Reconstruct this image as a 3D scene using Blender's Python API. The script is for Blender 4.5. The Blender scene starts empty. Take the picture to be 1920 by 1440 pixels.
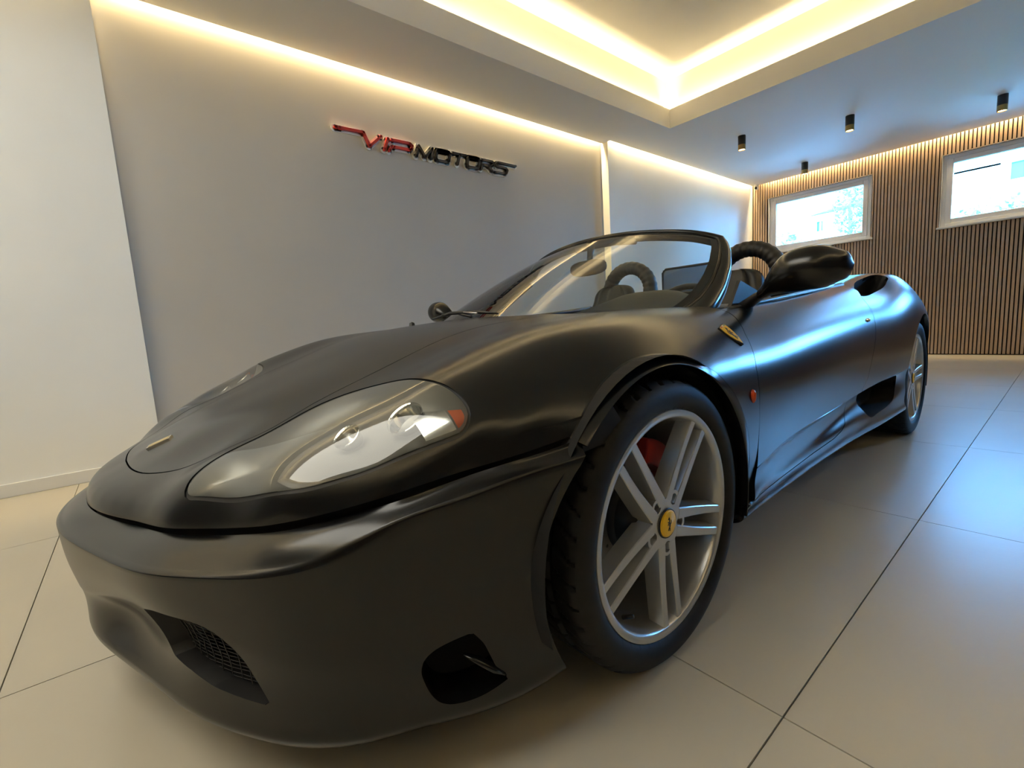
import bpy, bmesh, math, random
import numpy as np
from mathutils import Matrix, Vector

# ------------------------------------------------------------------ camera, world, exposure, large lights
S = bpy.context.scene
COL = S.collection
S.view_settings.view_transform = 'Standard'
S.view_settings.look = 'None'
S.view_settings.gamma = 1.0
S.view_settings.use_curve_mapping = False
S.view_settings.exposure = 0.7
S.cycles.use_denoising = True
S.cycles.max_bounces = 10
S.cycles.diffuse_bounces = 5
S.cycles.glossy_bounces = 5
S.cycles.transparent_max_bounces = 16
S.cycles.sample_clamp_indirect = 6.0

CAM_F, CAM_RX, CAM_RO, CAM_YAW, CAM_H = 864.3576, 1.445700, -0.0625, -0.683800, 0.7687
CAR_X, CAR_Y, CAR_A = 0.8466, 1.4553, 0.0154
cam = bpy.data.cameras.new('camera'); cam.sensor_width = 36.0
cam.lens = CAM_F * 36.0 / 1920.0
cam.clip_start = 0.02; cam.clip_end = 300
camo = bpy.data.objects.new('camera', cam); COL.objects.link(camo)
camo.matrix_world = (Matrix.Translation((0, 0, CAM_H)) @ Matrix.Rotation(CAM_YAW, 4, 'Z')
                     @ Matrix.Rotation(CAM_RX, 4, 'X') @ Matrix.Rotation(CAM_RO, 4, 'Z'))
S.camera = camo

W = bpy.data.worlds.new('daylight'); S.world = W; W.use_nodes = True
bg = W.node_tree.nodes['Background']
bg.inputs['Color'].default_value = (0.13, 0.45, 1.0, 1)
bg.inputs['Strength'].default_value = 42.0

WARM = (1.0, 0.76, 0.40)
def area(name, loc, rot, sx, sy, power, color, portal=False, spread=math.pi):
    L = bpy.data.lights.new(name, 'AREA'); L.shape = 'RECTANGLE'; L.size = sx; L.size_y = sy
    L.energy = power; L.color = color; L.spread = spread
    if portal: L.cycles.is_portal = True
    o = bpy.data.objects.new(name, L); COL.objects.link(o); o.location = loc; o.rotation_euler = rot
    return o
ZC = 2.90                       # soffit height
TX0, TX1, TY0, TY1 = -2.6, 5.082, -2.4, 3.083     # ceiling tray opening
GAPT = 0.094                    # cove gap behind the lip
ZT = 3.466                      # tray ceiling
YG, YW = 3.83, 3.715            # niche wall, white wall planes
XS = 8.71                       # slat front plane
PI = math.pi
# LED strips hidden behind the lip of the tray, pointing up
TRAYW = 6.0
lx = TX1 - TX0; ly = TY1 - TY0
area('tray_led', ((TX0+TX1)/2, TY1+GAPT/2, 3.035), (PI, 0, 0), lx, .03, TRAYW*lx, WARM)
area('tray_led', ((TX0+TX1)/2, TY0-GAPT/2, 3.035), (PI, 0, 0), lx, .03, TRAYW*lx, WARM)
area('tray_led', (TX1+GAPT/2, (TY0+TY1)/2, 3.035), (PI, 0, 0), .03, ly, TRAYW*ly, WARM)
area('tray_led', (TX0-GAPT/2, (TY0+TY1)/2, 3.035), (PI, 0, 0), .03, ly, TRAYW*ly, WARM)
# LED strips in the slots along the walls, pointing down
SLOTW = 11.0
area('slot_led', ((0.0+4.73)/2, 3.81, 2.985), (0, 0, 0), 4.73, .02, SLOTW*4.73, WARM)
area('slot_led', ((4.75+8.62)/2, 3.693, 2.985), (0, 0, 0), 3.87, .02, SLOTW*3.87*.75, WARM)
area('slot_led', (-1.7, 3.693, 2.985), (0, 0, 0), 3.4, .02, SLOTW*3.4*.5, WARM)
area('slot_led', (8.675, .4, 2.985), (0, 0, 0), .02, 6.2, SLOTW*6.2*.9, WARM)

# soft fill light added inside the tray, unseen, to brighten walls and floor
area('added_tray_fill', (-1.5, 1.3, 3.42), (0, 0, 0), 2.0, 2.4, 52.0, (1.0, .96, .84))

# ------------------------------------------------------------------ material helpers
def mat(name, color, rough=.5, metal=0., spec=.5, **kw):
    m = bpy.data.materials.new(name); m.use_nodes = True
    b = m.node_tree.nodes['Principled BSDF']
    b.inputs['Base Color'].default_value = (*color, 1)
    b.inputs['Roughness'].default_value = rough
    b.inputs['Metallic'].default_value = metal
    b.inputs['Specular IOR Level'].default_value = spec
    for k, v in kw.items():
        b.inputs[k.replace('_', ' ')].default_value = v
    return m
def noisy(m, scale=8., amt=.1, detail=6., bump=0., bscale=None, stretch=None, rough=0.):
    """mottle the base colour (and optionally bump / roughness) with procedural noise"""
    nt = m.node_tree; b = nt.nodes['Principled BSDF']
    c = b.inputs['Base Color'].default_value[:]
    tc = nt.nodes.new('ShaderNodeTexCoord'); src = tc.outputs['Object']
    if stretch:
        mp = nt.nodes.new('ShaderNodeMapping'); mp.inputs['Scale'].default_value = stretch
        nt.links.new(src, mp.inputs['Vector']); src = mp.outputs['Vector']
    n = nt.nodes.new('ShaderNodeTexNoise'); n.inputs['Scale'].default_value = scale; n.inputs['Detail'].default_value = detail
    nt.links.new(src, n.inputs['Vector'])
    r = nt.nodes.new('ShaderNodeValToRGB')
    r.color_ramp.elements[0].position = .3; r.color_ramp.elements[1].position = .7
    r.color_ramp.elements[0].color = (*[v*(1-amt) for v in c[:3]], 1)
    r.color_ramp.elements[1].color = (*[min(1, v*(1+amt)) for v in c[:3]], 1)
    nt.links.new(n.outputs['Fac'], r.inputs['Fac']); nt.links.new(r.outputs['Color'], b.inputs['Base Color'])
    if rough:
        mr = nt.nodes.new('ShaderNodeMapRange'); r0 = b.inputs['Roughness'].default_value
        mr.inputs['To Min'].default_value = r0-rough; mr.inputs['To Max'].default_value = r0+rough
        nt.links.new(n.outputs['Fac'], mr.inputs['Value']); nt.links.new(mr.outputs['Result'], b.inputs['Roughness'])
    if bump:
        n2 = nt.nodes.new('ShaderNodeTexNoise'); n2.inputs['Scale'].default_value = bscale or scale*6; n2.inputs['Detail'].default_value = 4
        nt.links.new(src, n2.inputs['Vector'])
        bp = nt.nodes.new('ShaderNodeBump'); bp.inputs['Strength'].default_value = bump; bp.inputs['Distance'].default_value = .002
        nt.links.new(n2.outputs['Fac'], bp.inputs['Height']); nt.links.new(bp.outputs['Normal'], b.inputs['Normal'])
    return m
def emit(name, color, strength):
    m = bpy.data.materials.new(name); m.use_nodes = True; nt = m.node_tree
    nt.nodes.remove(nt.nodes['Principled BSDF'])
    e = nt.nodes.new('ShaderNodeEmission'); e.inputs['Color'].default_value = (*color, 1); e.inputs['Strength'].default_value = strength
    nt.links.new(e.outputs[0], nt.nodes['Material Output'].inputs[0]); return m
def sheet_glass(name, tint=(1, 1, 1), ior=1.5, rough=0., gain=1.0):
    m = bpy.data.materials.new(name); m.use_nodes = True; nt = m.node_tree
    nt.nodes.remove(nt.nodes['Principled BSDF'])
    t = nt.nodes.new('ShaderNodeBsdfTransparent'); t.inputs['Color'].default_value = (*tint, 1)
    g = nt.nodes.new('ShaderNodeBsdfGlossy'); g.inputs['Roughness'].default_value = rough
    f = nt.nodes.new('ShaderNodeFresnel'); f.inputs['IOR'].default_value = ior
    mm = nt.nodes.new('ShaderNodeMath'); mm.operation = 'MULTIPLY'; mm.inputs[1].default_value = gain; mm.use_clamp = True
    nt.links.new(f.outputs[0], mm.inputs[0])
    mx = nt.nodes.new('ShaderNodeMixShader')
    nt.links.new(mm.outputs[0], mx.inputs[0]); nt.links.new(t.outputs[0], mx.inputs[1]); nt.links.new(g.outputs[0], mx.inputs[2])
    nt.links.new(mx.outputs[0], nt.nodes['Material Output'].inputs[0]); return m

M = {}
M['white'] = noisy(mat('white_paint', (.84, .84, .80), .6), 1.5, .03)
M['grey'] = noisy(mat('taupe_paint', (.445, .42, .37), .6), 1.2, .03)
M['ceil'] = noisy(mat('ceiling_paint', (.74, .73, .70), .7), 1.0, .02)
M['base'] = mat('baseboard_white', (.74, .73, .69), .4)
M['tile'] = noisy(mat('porcelain_tile', (.455, .415, .33), .28), 1.6, .05, 3., bump=.10, bscale=60)
M['grout'] = mat('grout', (.13, .12, .10), .9)
M['slat'] = noisy(mat('oak_slat', (.40, .28, .19), .5), 3., .18, 6., stretch=(8, 8, .6))
M['felt'] = mat('black_felt', (.012, .010, .009), .95)
M['dark'] = mat('dark_plaster', (.16, .145, .13), .7)
M['frame'] = mat('window_frame_white', (.70, .71, .72), .4)
M['glass'] = sheet_glass('window_glass', (.97, 1, 1))
M['body'] = mat('matte_black_paint', (.004, .004, .004), .23, 0., .5)
M['trim'] = mat('black_trim', (.012, .012, .012), .45)
M['void'] = mat('black_void', (.004, .004, .004), .9)
M['rubber'] = noisy(mat('tyre_rubber', (.008, .008, .0078), .6, 0., .28), 40., .3)
M['alloy'] = mat('silver_alloy', (.50, .50, .49), .28, .75)
M['chrome'] = mat('chrome', (.85, .83, .78), .12, 1.0)
M['disc'] = mat('brake_disc', (.30, .29, .28), .35, .9)
M['caliper'] = mat('red_caliper', (.30, .015, .012), .4)
M['yellow'] = mat('badge_yellow', (.86, .50, .015), .3)
M['horse'] = mat('badge_black', (.006, .006, .006), .4)
M['amber'] = mat('amber_lens', (.42, .045, .008), .15)
M['leather'] = noisy(mat('black_leather', (.016, .015, .014), .5), 60., .2, bump=.3, bscale=300)
M['trimshine'] = mat('belt_trim', (.03, .03, .03), .25)
M['smoke'] = sheet_glass('smoked_pane', (.42, .45, .47))
M['badgeglint'] = mat('badge_gold_glint', (.80, .62, .25), .25, .8)  # golden reflection on the nose badge, put into the colour
M['dash'] = noisy(mat('dash_leather', (.035, .034, .03), .55), 60., .2, bump=.2, bscale=300)
M['windscreen'] = sheet_glass('windscreen_glass', (.86, .93, .88), 1.6, 0., 1.25)
M['lens'] = sheet_glass('headlight_lens', (.94, .95, .93), 1.6, 0., 1.4)
M['bucket'] = mat('headlight_bucket', (.26, .255, .235), .4, .4)
M['refl'] = mat('lamp_reflector', (.8, .8, .78), .1, 1.0)
M['orange'] = mat('indicator_orange', (.75, .16, .05), .25)
M['red'] = mat('sign_red', (.50, .035, .022), .4)
M['signblack'] = mat('sign_black', (.02, .017, .014), .4)
M['acrylic'] = mat('sign_backing', (.72, .70, .64), .3)
M['lampblack'] = mat('lamp_black', (.012, .012, .012), .4)
M['lamp'] = emit('lamp_glow', (1., .80, .50), 14.)
M['brass'] = mat('lamp_brass', (.35, .22, .07), .35, .8)
M['led'] = emit('led_glow', WARM, 3.)

# ------------------------------------------------------------------ mesh helpers
def link(o, parent=None):
    COL.objects.link(o)
    if parent is not None: o.parent = parent
    return o
def empty(name, loc=(0, 0, 0), rz=0., parent=None, **props):
    o = bpy.data.objects.new(name, None); link(o, parent); o.location = loc; o.rotation_euler = (0, 0, rz)
    o.empty_display_size = .1
    for k, v in props.items(): o[k] = v
    return o
def mesh_obj(name, V, F, m, parent=None, smooth=False, normals=None, **props):
    me = bpy.data.meshes.new(name)
    V = np.asarray(V, float)
    me.from_pydata(V.tolist(), [], [list(map(int, f)) for f in F])
    me.materials.append(m)
    if smooth: me.polygons.foreach_set('use_smooth', np.ones(len(me.polygons), bool))
    me.update()
    if normals is not None:
        me.normals_split_custom_set([tuple(map(float, n)) for n in normals])
    o = bpy.data.objects.new(name, me); link(o, parent)
    for k, v in props.items(): o[k] = v
    return o
class MB:
    """collects simple shapes; flip=True for car coordinates (y to the car's left)"""
    def __init__(s, flip=False): s.V = []; s.F = []; s.flip = flip
    def add(s, V, F):
        b = len(s.V)
        for v in V: s.V.append((v[0], -v[1] if s.flip else v[1], v[2]))
        for f in F:
            f = [b+i for i in f]
            s.F.append(f[::-1] if s.flip else f)
        return s
    def box(s, x0, x1, y0, y1, z0, z1):
        V = [(x, y, z) for z in (z0, z1) for y in (y0, y1) for x in (x0, x1)]
        return s.add(V, [(0, 2, 3, 1), (4, 5, 7, 6), (0, 1, 5, 4), (2, 6, 7, 3), (0, 4, 6, 2), (1, 3, 7, 5)])
    def tube(s, pts, rad, n=12, cap=True, ell=None):
        pts = [Vector(p) for p in pts]; k = len(pts)
        rad = [rad]*k if np.isscalar(rad) else rad
        V = []; prev = None
        for i, p in enumerate(pts):
            t = (pts[min(i+1, k-1)] - pts[max(i-1, 0)]).normalized()
            if prev is None:
                a = Vector((0, 0, 1)) if abs(t.z) < .9 else Vector((1, 0, 0))
                u = t.cross(a).normalized()
            else:
                u = (prev - t*prev.dot(t)).normalized()
            prev = u; w = t.cross(u)
            for j in range(n):
                an = 2*PI*j/n
                V.append(p + u*(rad[i]*math.cos(an)) + w*(rad[i]*math.sin(an)*(ell if ell else 1)))
        F = [(i*n+j, i*n+(j+1) % n, (i+1)*n+(j+1) % n, (i+1)*n+j) for i in range(k-1) for j in range(n)]
        if cap: F += [tuple(range(n))[::-1], tuple((k-1)*n+j for j in range(n))]
        return s.add(V, F)
    def lathe(s, prof, n=48, axis='y', c=(0, 0, 0), a0=0., a1=2*PI):
        """prof: (radius, along) pairs; revolved about axis through c"""
        V = []; full = abs(a1-a0-2*PI) < 1e-6; m = n if full else n+1
        for r, h in prof:
            for j in range(m):
                an = a0 + (a1-a0)*j/n
                if axis == 'y': V.append((c[0]+r*math.cos(an), c[1]+h, c[2]+r*math.sin(an)))
                elif axis == 'z': V.append((c[0]+r*math.cos(an), c[1]+r*math.sin(an), c[2]+h))
                else: V.append((c[0]+h, c[1]+r*math.cos(an), c[2]+r*math.sin(an)))
        F = []
        for i in range(len(prof)-1):
            for j in range(n):
                j2 = (j+1) % m
                q = (i*m+j, (i+1)*m+j, (i+1)*m+j2, i*m+j2)
                F.append(q if axis == 'y' else q[::-1])
        return s.add(V, F)
    def prism(s, poly, d, h0, h1):
        """poly: 2D outline; d maps (u, v, h) -> xyz; extruded h0..h1"""
        n = len(poly)
        V = [d(u, v, h0) for u, v in poly] + [d(u, v, h1) for u, v in poly]
        F = [tuple(range(n))[::-1], tuple(range(n, 2*n))] + [(i, (i+1) % n, n+(i+1) % n, n+i) for i in range(n)]
        return s.add(V, F)
    def build(s, name, m, parent=None, smooth=False, angle=None, bevel=0., **props):
        o = mesh_obj(name, s.V, s.F, m, parent, smooth, **props)
        if angle is not None: sharp(o, angle)
        if bevel:
            b = o.modifiers.new('bevel', 'BEVEL'); b.width = bevel; b.segments = 2; b.limit_method = 'ANGLE'; b.angle_limit = math.radians(40)
        return o
def sharp(o, deg):
    me = o.data
    bm = bmesh.new(); bm.from_mesh(me)
    bmesh.ops.recalc_face_normals(bm, faces=bm.faces)
    lim = math.radians(deg)
    for f in bm.faces: f.smooth = True
    for e in bm.edges:
        if len(e.link_faces) == 2:
            e.smooth = e.calc_face_angle(0) < lim
    bm.to_mesh(me); bm.free()
def fixn(o):
    me = o.data; bm = bmesh.new(); bm.from_mesh(me); bmesh.ops.recalc_face_normals(bm, faces=bm.faces); bm.to_mesh(me); bm.free(); return o


# ------------------------------------------------------------------ room shell
def struct(o): o['kind'] = 'structure'; return o
RX0, RX1, RY0 = -4.6, 8.74, -4.4
# floor: grout bed with individual porcelain tiles
fl = struct(MB().box(RX0, RX1+.2, RY0, 3.86, -.06, -.006).build('floor', M['grout']))
nt = M['tile'].node_tree           # one continuous mottling across tiles, shifted per tile
tcn = [n for n in nt.nodes if n.type == 'TEX_COORD'][0]
oi = nt.nodes.new('ShaderNodeObjectInfo'); va = nt.nodes.new('ShaderNodeVectorMath'); va.operation = 'MULTIPLY_ADD'
va.inputs[1].default_value = (1, 1, 1)
vs = nt.nodes.new('ShaderNodeVectorMath'); vs.operation = 'SCALE'; vs.inputs['Scale'].default_value = 3.7
nt.links.new(oi.outputs['Location'], vs.inputs[0]); nt.links.new(tcn.outputs['Object'], va.inputs[0]); nt.links.new(vs.outputs[0], va.inputs[2])
for n in nt.nodes:
    if n.type == 'TEX_NOISE': nt.links.new(va.outputs[0], n.inputs['Vector'])
g = .0016; cache = {}
xs = [RX0] + [.865+1.2*k for k in range(-4, 7)] + [RX1]
ys = [RY0] + [.310+1.2*k for k in range(-3, 3)] + [3.84]
for i in range(len(xs)-1):
    for j in range(len(ys)-1):
        w, h = xs[i+1]-xs[i], ys[j+1]-ys[j]
        key = (round(w, 3), round(h, 3))
        if key not in cache:
            o = MB().box(-w/2+g, w/2-g, -h/2+g, h/2-g, -.006, 0).build('tile', M['tile'], fl)
            cache[key] = o.data
        else:
            o = bpy.data.objects.new('tile', cache[key]); link(o, fl)
        o.location = ((xs[i]+xs[i+1])/2, (ys[j]+ys[j+1])/2, 0)

NX0, NX1 = .075, 4.745              # the grey niche
struct(MB().box(NX0-.3, NX1+.2, YG, YG+.12, 0, 3.05).build('wall_left', M['grey']))
struct(MB().box(NX1, RX1+.2, YW, YW+.1, 0, 3.05).build('wall_left', M['white']))
struct(MB().box(RX0, NX0, YW, YW+.1, 0, 3.05).build('wall_left', M['white']))
struct(MB().box(RX0, NX0-.001, YW-.014, YW, 0, .075).build('baseboard_left', M['base'], bevel=.003))
struct(MB().box(NX1, RX1-.03, YW-.014, YW, 0, .075).build('baseboard_left', M['base'], bevel=.003))
struct(MB().box(NX0, NX1-.001, YG-.014, YG, 0, .075).build('baseboard_left', M['base'], bevel=.003))

struct(MB().box(RX0-.1, RX1+.3, RY0-.1, RY0, -.05, 3.6).build('wall_right', M['dark']))

# ceiling: soffit ring, tray with lip, cove and raised centre
c = MB()
E0, E1, EX = 3.675, 3.79, 8.655
c.box(RX0, TX0-.018, RY0, E0, ZC, 2.94).box(TX1+.018, EX, RY0, E0, ZC, 2.94).box(TX0-.018, TX1+.018, TY1+.018, E0, ZC, 2.94).box(TX0-.018, TX1+.018, RY0, TY0-.018, ZC, 2.94)
c.box(NX0, NX1, E0, E1, ZC, 2.94)
t = .018
for (x0, x1, y0, y1) in ((TX1, TX1+t, TY0-t, TY1+t), (TX0-t, TX0, TY0-t, TY1+t), (TX0, TX1, TY1, TY1+t), (TX0, TX1, TY0-t, TY0)):
    c.box(x0, x1, y0, y1, ZC, 3.105)
G2 = GAPT
for (x0, x1, y0, y1) in ((TX1+t, TX1+G2+.03, TY0-G2, TY1+G2), (TX0-G2-.03, TX0-t, TY0-G2, TY1+G2), (TX0, TX1, TY1+t, TY1+G2+.03), (TX0, TX1, TY0-G2-.03, TY0-t)):
    c.box(x0, x1, y0, y1, 2.985, 3.0)
for (x0, x1, y0, y1) in ((TX1+G2, TX1+G2+.03, TY0-G2, TY1+G2), (TX0-G2-.03, TX0-G2, TY0-G2, TY1+G2), (TX0-G2-.03, TX1+G2+.03, TY1+G2, TY1+G2+.03), (TX0-G2-.03, TX1+G2+.03, TY0-G2-.03, TY0-G2)):
    c.box(x0, x1, y0, y1, 2.985, ZT)
c.box(TX0-G2-.03, TX1+G2+.03, TY0-G2-.03, TY1+G2+.03, ZT, ZT+.05)
for (x0, x1, y0, y1) in ((RX0, TX0-G2-.03, RY0, 3.95), (TX1+G2+.03, RX1+.2, RY0, 3.95), (TX0-G2-.03, TX1+G2+.03, TY1+G2+.03, 3.95), (TX0-G2-.03, TX1+G2+.03, RY0, TY0-G2-.03)):
    c.box(x0, x1, y0, y1, 3.0, 3.06)
struct(c.build('ceiling', M['ceil']))
struct(MB().box(RX0-.1, RX1+.3, RY0-.1, 3.96, 3.6, 3.7).build('roof', M['dark']))  # unseen slab added above the ceiling to block the world light

# back wall: masonry with two window openings and an unseen third added for its daylight, black felt, oak slats
wins = [(2.02, 3.44, 1.745, 2.645), (-.19, 1.25, 1.735, 2.665), (-2.40, -.96, 1.735, 2.665)]
bw = MB(); fb = MB()
def with_holes(mb, x0, x1, y0, y1, z0, z1, holes):
    yy = y0
    for (a, b, c0, c1) in sorted(holes):
        if a > yy: mb.box(x0, x1, yy, a, z0, z1)
        mb.box(x0, x1, a, b, z0, c0); mb.box(x0, x1, a, b, c1, z1); yy = b
    mb.box(x0, x1, yy, y1, z0, z1)
with_holes(bw, RX1, RX1+.2, RY0, 3.95, -.05, 3.6, wins)
wb = struct(bw.build('wall_back', M['white']))
with_holes(fb, XS+.021, RX1-.002, RY0, YW, .0, 3.0, [(a-.004, b+.004, c0-.004, c1+.004) for a, b, c0, c1 in wins])
fb.build('felt_backing', M['felt'], wb)
pitch, sw = .0390, .0262
scache = {}
def slat(y, z0, z1):
    key = (round(z0, 4), round(z1, 4))
    if key not in scache:
        o = MB().box(XS, XS+.0205, -sw/2, sw/2, z0, z1).build('slat', M['slat'], wb); scache[key] = o.data
    else:
        o = bpy.data.objects.new('slat', scache[key]); link(o, wb)
    o.location = (0, y, 0)
y = YW - .032
while y > RY0 + .03:
    cut = [w for w in wins if w[0]-.012 < y < w[1]+.012]
    if y < -3.2 and False: pass
    if cut:
        w = cut[0]; slat(y, .012, w[2]-.028); slat(y, w[3]+.002, 2.985)
    else: slat(y, .012, 2.985)
    y -= pitch
for k, (a, b, c0, c1) in enumerate(wins):
    f = MB()
    def ring(mb, x0, x1, a, b, c0, c1, t):
        mb.box(x0, x1, a, a+t, c0, c1).box(x0, x1, b-t, b, c0, c1).box(x0, x1, a+t, b-t, c0, c0+t).box(x0, x1, a+t, b-t, c1-t, c1)
    ring(f, RX1+.005, RX1+.075, a, b, c0, c1, .055)
    wo = struct(f.build('window_%d' % (k+1), M['frame'], bevel=.004))
    s = MB(); ring(s, RX1-.01, RX1+.055, a+.045, b-.045, c0+.04, c1-.05, .062)
    s.build('sash', M['frame'], wo, bevel=.006)
    MB().box(RX1+.03, RX1+.036, a+.105, b-.105, c0+.10, c1-.11).build('pane', M['glass'], wo)
    MB().box(XS-.035, RX1+.01, a-.03, b+.03, c0-.026, c0).build('sill', M['frame'], wo, bevel=.004)
    r = MB(); r.box(XS+.0, RX1+.01, b, b+.012, c0, c1).box(XS+.0, RX1+.01, a-.012, a, c0, c1).box(XS+.004, RX1+.01, a, b, c1, c1+.01)
    r.build('reveal', M['frame'], wo)
    area('window_portal', (RX1+.19, (a+b)/2, (c0+c1)/2), (0, PI/2, 0), c1-c0, b-a, 1, (1, 1, 1), portal=True)

struct(MB().box(RX0-.1, RX0, RY0, YW+.1, -.05, 3.6).build('wall_front', M['dark']))

# surface mounted ceiling downlights
def downlight(x, y, label):
    e = empty('ceiling_downlight', (x, y, ZC), label=label, category='lamp', group='ceiling downlights')
    MB().lathe([(0, 0), (.043, 0), (.043, -.105), (.0, -.105)], 32, 'z').build('lamp_body', M['lampblack'], e, angle=40)
    MB().lathe([(.0425, -.105), (.0425, -.162), (.038, -.165), (.036, -.158), (.034, -.108)], 32, 'z').build('lamp_ring', M['brass'], e, angle=40)
    MB().lathe([(.0355, -.155), (.02, -.151), (0, -.150)], 32, 'z').build('lamp_lens', M['lamp'], e, smooth=True)
    L = bpy.data.lights.new('downlight_beam', 'SPOT'); L.energy = 16; L.color = (1, .85, .62); L.spot_size = 1.5; L.spot_blend = .6; L.shadow_soft_size = .03
    o = bpy.data.objects.new('downlight_beam', L); link(o, e); o.location = (0, 0, -.175)
downlight(6.095, 2.727, 'black cylindrical ceiling lamp nearest the corner of the lit ceiling tray')
downlight(6.637, 1.761, 'black cylindrical ceiling lamp in the middle of the three in a row')
downlight(7.558, .628, 'black cylindrical ceiling lamp in front of the right-hand window')
downlight(8.05, 2.685, 'black cylindrical ceiling lamp nearest the slatted wall, above the smaller window')
# corner camera
e = empty('security_camera', (8.60, 3.60, ZC), label='small white dome security camera in the ceiling corner above the slats', category='camera')
MB().lathe([(0, 0), (.036, 0), (.036, -.018), (.028, -.026), (0, -.028)], 24, 'z').build('mount', M['base'], e, angle=40)
b = MB().lathe([(0, -.085), (.02, -.081), (.033, -.066), (.037, -.05), (.033, -.033), (.02, -.022), (0, -.018)], 24, 'z'); b.build('housing', M['base'], e, smooth=True)
MB().lathe([(0, -.045), (.018, -.04), (.022, -.02), (.022, 0)], 20, 'x', (-.005, -.0, -.055)).build('camera_lens', M['lampblack'], e, smooth=True)

# ------------------------------------------------------------------ surface toolkit for the car (x rearward, y to the car's left, z up)
def nspline(t, P):
    """natural cubic spline through P at knots t -> evaluator"""
    t = np.asarray(t, float); P = np.asarray(P, float); n = len(t)
    h = np.diff(t); A = np.zeros((n, n)); B = np.zeros((n,) + P.shape[1:])
    A[0, 0] = A[-1, -1] = 1
    for i in range(1, n-1):
        A[i, i-1], A[i, i], A[i, i+1] = h[i-1], 2*(h[i-1]+h[i]), h[i]
        B[i] = 6*((P[i+1]-P[i])/h[i] - (P[i]-P[i-1])/h[i-1])
    Mm = np.linalg.solve(A, B.reshape(n, -1)).reshape(B.shape)
    def ev(s):
        s = np.asarray(s, float); i = np.clip(np.searchsorted(t, s)-1, 0, n-2)
        sh = (-1,)+(1,)*(P.ndim-1)
        a = (t[i+1]-s).reshape(sh); b = (s-t[i]).reshape(sh); hh = h[i].reshape(sh)
        return (Mm[i]*a**3 + Mm[i+1]*b**3)/(6*hh) + (P[i]/hh - Mm[i]*hh/6)*a + (P[i+1]/hh - Mm[i+1]*hh/6)*b
    return ev
def chord(P):
    P = np.asarray(P, float); return np.r_[0, np.cumsum(np.linalg.norm(np.diff(P, axis=0), axis=1))]
def curve(P, n, closed=False):
    P = np.asarray(P, float)
    if closed:
        k = len(P); Q = np.concatenate([P[-3:], P, P[:4]]); t = chord(Q); ev = nspline(t, Q)
        return ev(np.linspace(t[3], t[3+k], n, endpoint=False))
    t = chord(P); return nspline(t, P)(np.linspace(0, t[-1], n))
def sdf(p, poly):
    """signed distance of 2D points to a closed polygon, negative inside"""
    p = np.asarray(p, float); poly = np.asarray(poly, float)
    d2 = np.full(len(p), 1e18); ins = np.zeros(len(p), bool)
    for a, b in zip(poly, np.roll(poly, -1, 0)):
        e = b-a; w = p-a; L = e@e
        if L < 1e-18: continue
        s = np.clip((w@e)/L, 0, 1)
        d2 = np.minimum(d2, ((w-s[:, None]*e)**2).sum(1))
        c = ((a[1] <= p[:, 1]) != (b[1] <= p[:, 1]))
        with np.errstate(divide='ignore', invalid='ignore'):
            c &= p[:, 0] < a[0] + (p[:, 1]-a[1])*e[0]/np.where(e[1] == 0, 1e-12, e[1])
        ins ^= c
    return np.where(ins, -1, 1)*np.sqrt(d2)
def clip(A, F, f):
    """keep the part of the triangle mesh where f <= 0; A holds per-vertex rows (x,y,z,nx,ny,nz,...)"""
    f = np.where(np.abs(f) < 1e-6, -1e-6, f); ins = f <= 0
    c = ins[F].sum(1); out = [F[c == 3]]; edges = []
    def rot(T, want):
        k = np.argmax(ins[T] == want, axis=1); idx = (k[:, None]+np.arange(3)) % 3
        return np.take_along_axis(T, idx, 1)
    T1 = rot(F[c == 1], True); T2 = rot(F[c == 2], False)
    E = np.concatenate([T1[:, [0, 1]], T1[:, [0, 2]], T2[:, [0, 1]], T2[:, [0, 2]]]) if len(T1)+len(T2) else np.zeros((0, 2), int)
    if len(E):
        Es = np.sort(E, 1); key = Es[:, 0].astype(np.int64)*len(A)+Es[:, 1]
        u, inv = np.unique(key, return_inverse=True); a, b = u//len(A), u % len(A)
        s = (f[a]/(f[a]-f[b]))[:, None]; N = A[a]*(1-s)+A[b]*s
        inv = inv+len(A); n1, n2 = len(T1), len(T2)
        e01, e02, g01, g02 = inv[:n1], inv[n1:2*n1], inv[2*n1:2*n1+n2], inv[2*n1+n2:]
        out += [np.c_[T1[:, 0], e01, e02], np.c_[g01, T2[:, 1], T2[:, 2]], np.c_[g01, T2[:, 2], g02]]
        A = np.concatenate([A, N])
    F = np.concatenate(out); use, inv = np.unique(F, return_inverse=True)
    return A[use], inv.reshape(F.shape)
def grid_faces(nu, nv):
    i = np.arange(nu-1)[:, None]*nv + np.arange(nv-1)[None]; i = i.ravel()
    k = (np.arange(nu-1)[:, None] + np.arange(nv-1)[None]).ravel() % 2 == 0
    a, b, c, d = i, i+nv, i+nv+1, i+1
    return np.concatenate([np.where(k[:, None], np.c_[a, b, c], np.c_[a, b, d]), np.where(k[:, None], np.c_[a, c, d], np.c_[b, c, d])])
def vnormals(V, F):
    n = np.cross(V[F[:, 1]]-V[F[:, 0]], V[F[:, 2]]-V[F[:, 0]]); N = np.zeros_like(V)
    for k in range(3): np.add.at(N, F[:, k], n)
    return N/np.maximum(np.linalg.norm(N, axis=1, keepdims=True), 1e-12)
def with_normals(V, F, extra=None):
    A = np.c_[V, vnormals(V, F)]
    return np.c_[A, extra] if extra is not None else A
def border(F):
    E = np.concatenate([F[:, [0, 1]], F[:, [1, 2]], F[:, [2, 0]]]); n = F.max()+1
    key = np.sort(E, 1); k = key[:, 0].astype(np.int64)*n+key[:, 1]
    u, first, cnt = np.unique(k, return_index=True, return_counts=True)
    return E[first[cnt == 1]]
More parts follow.
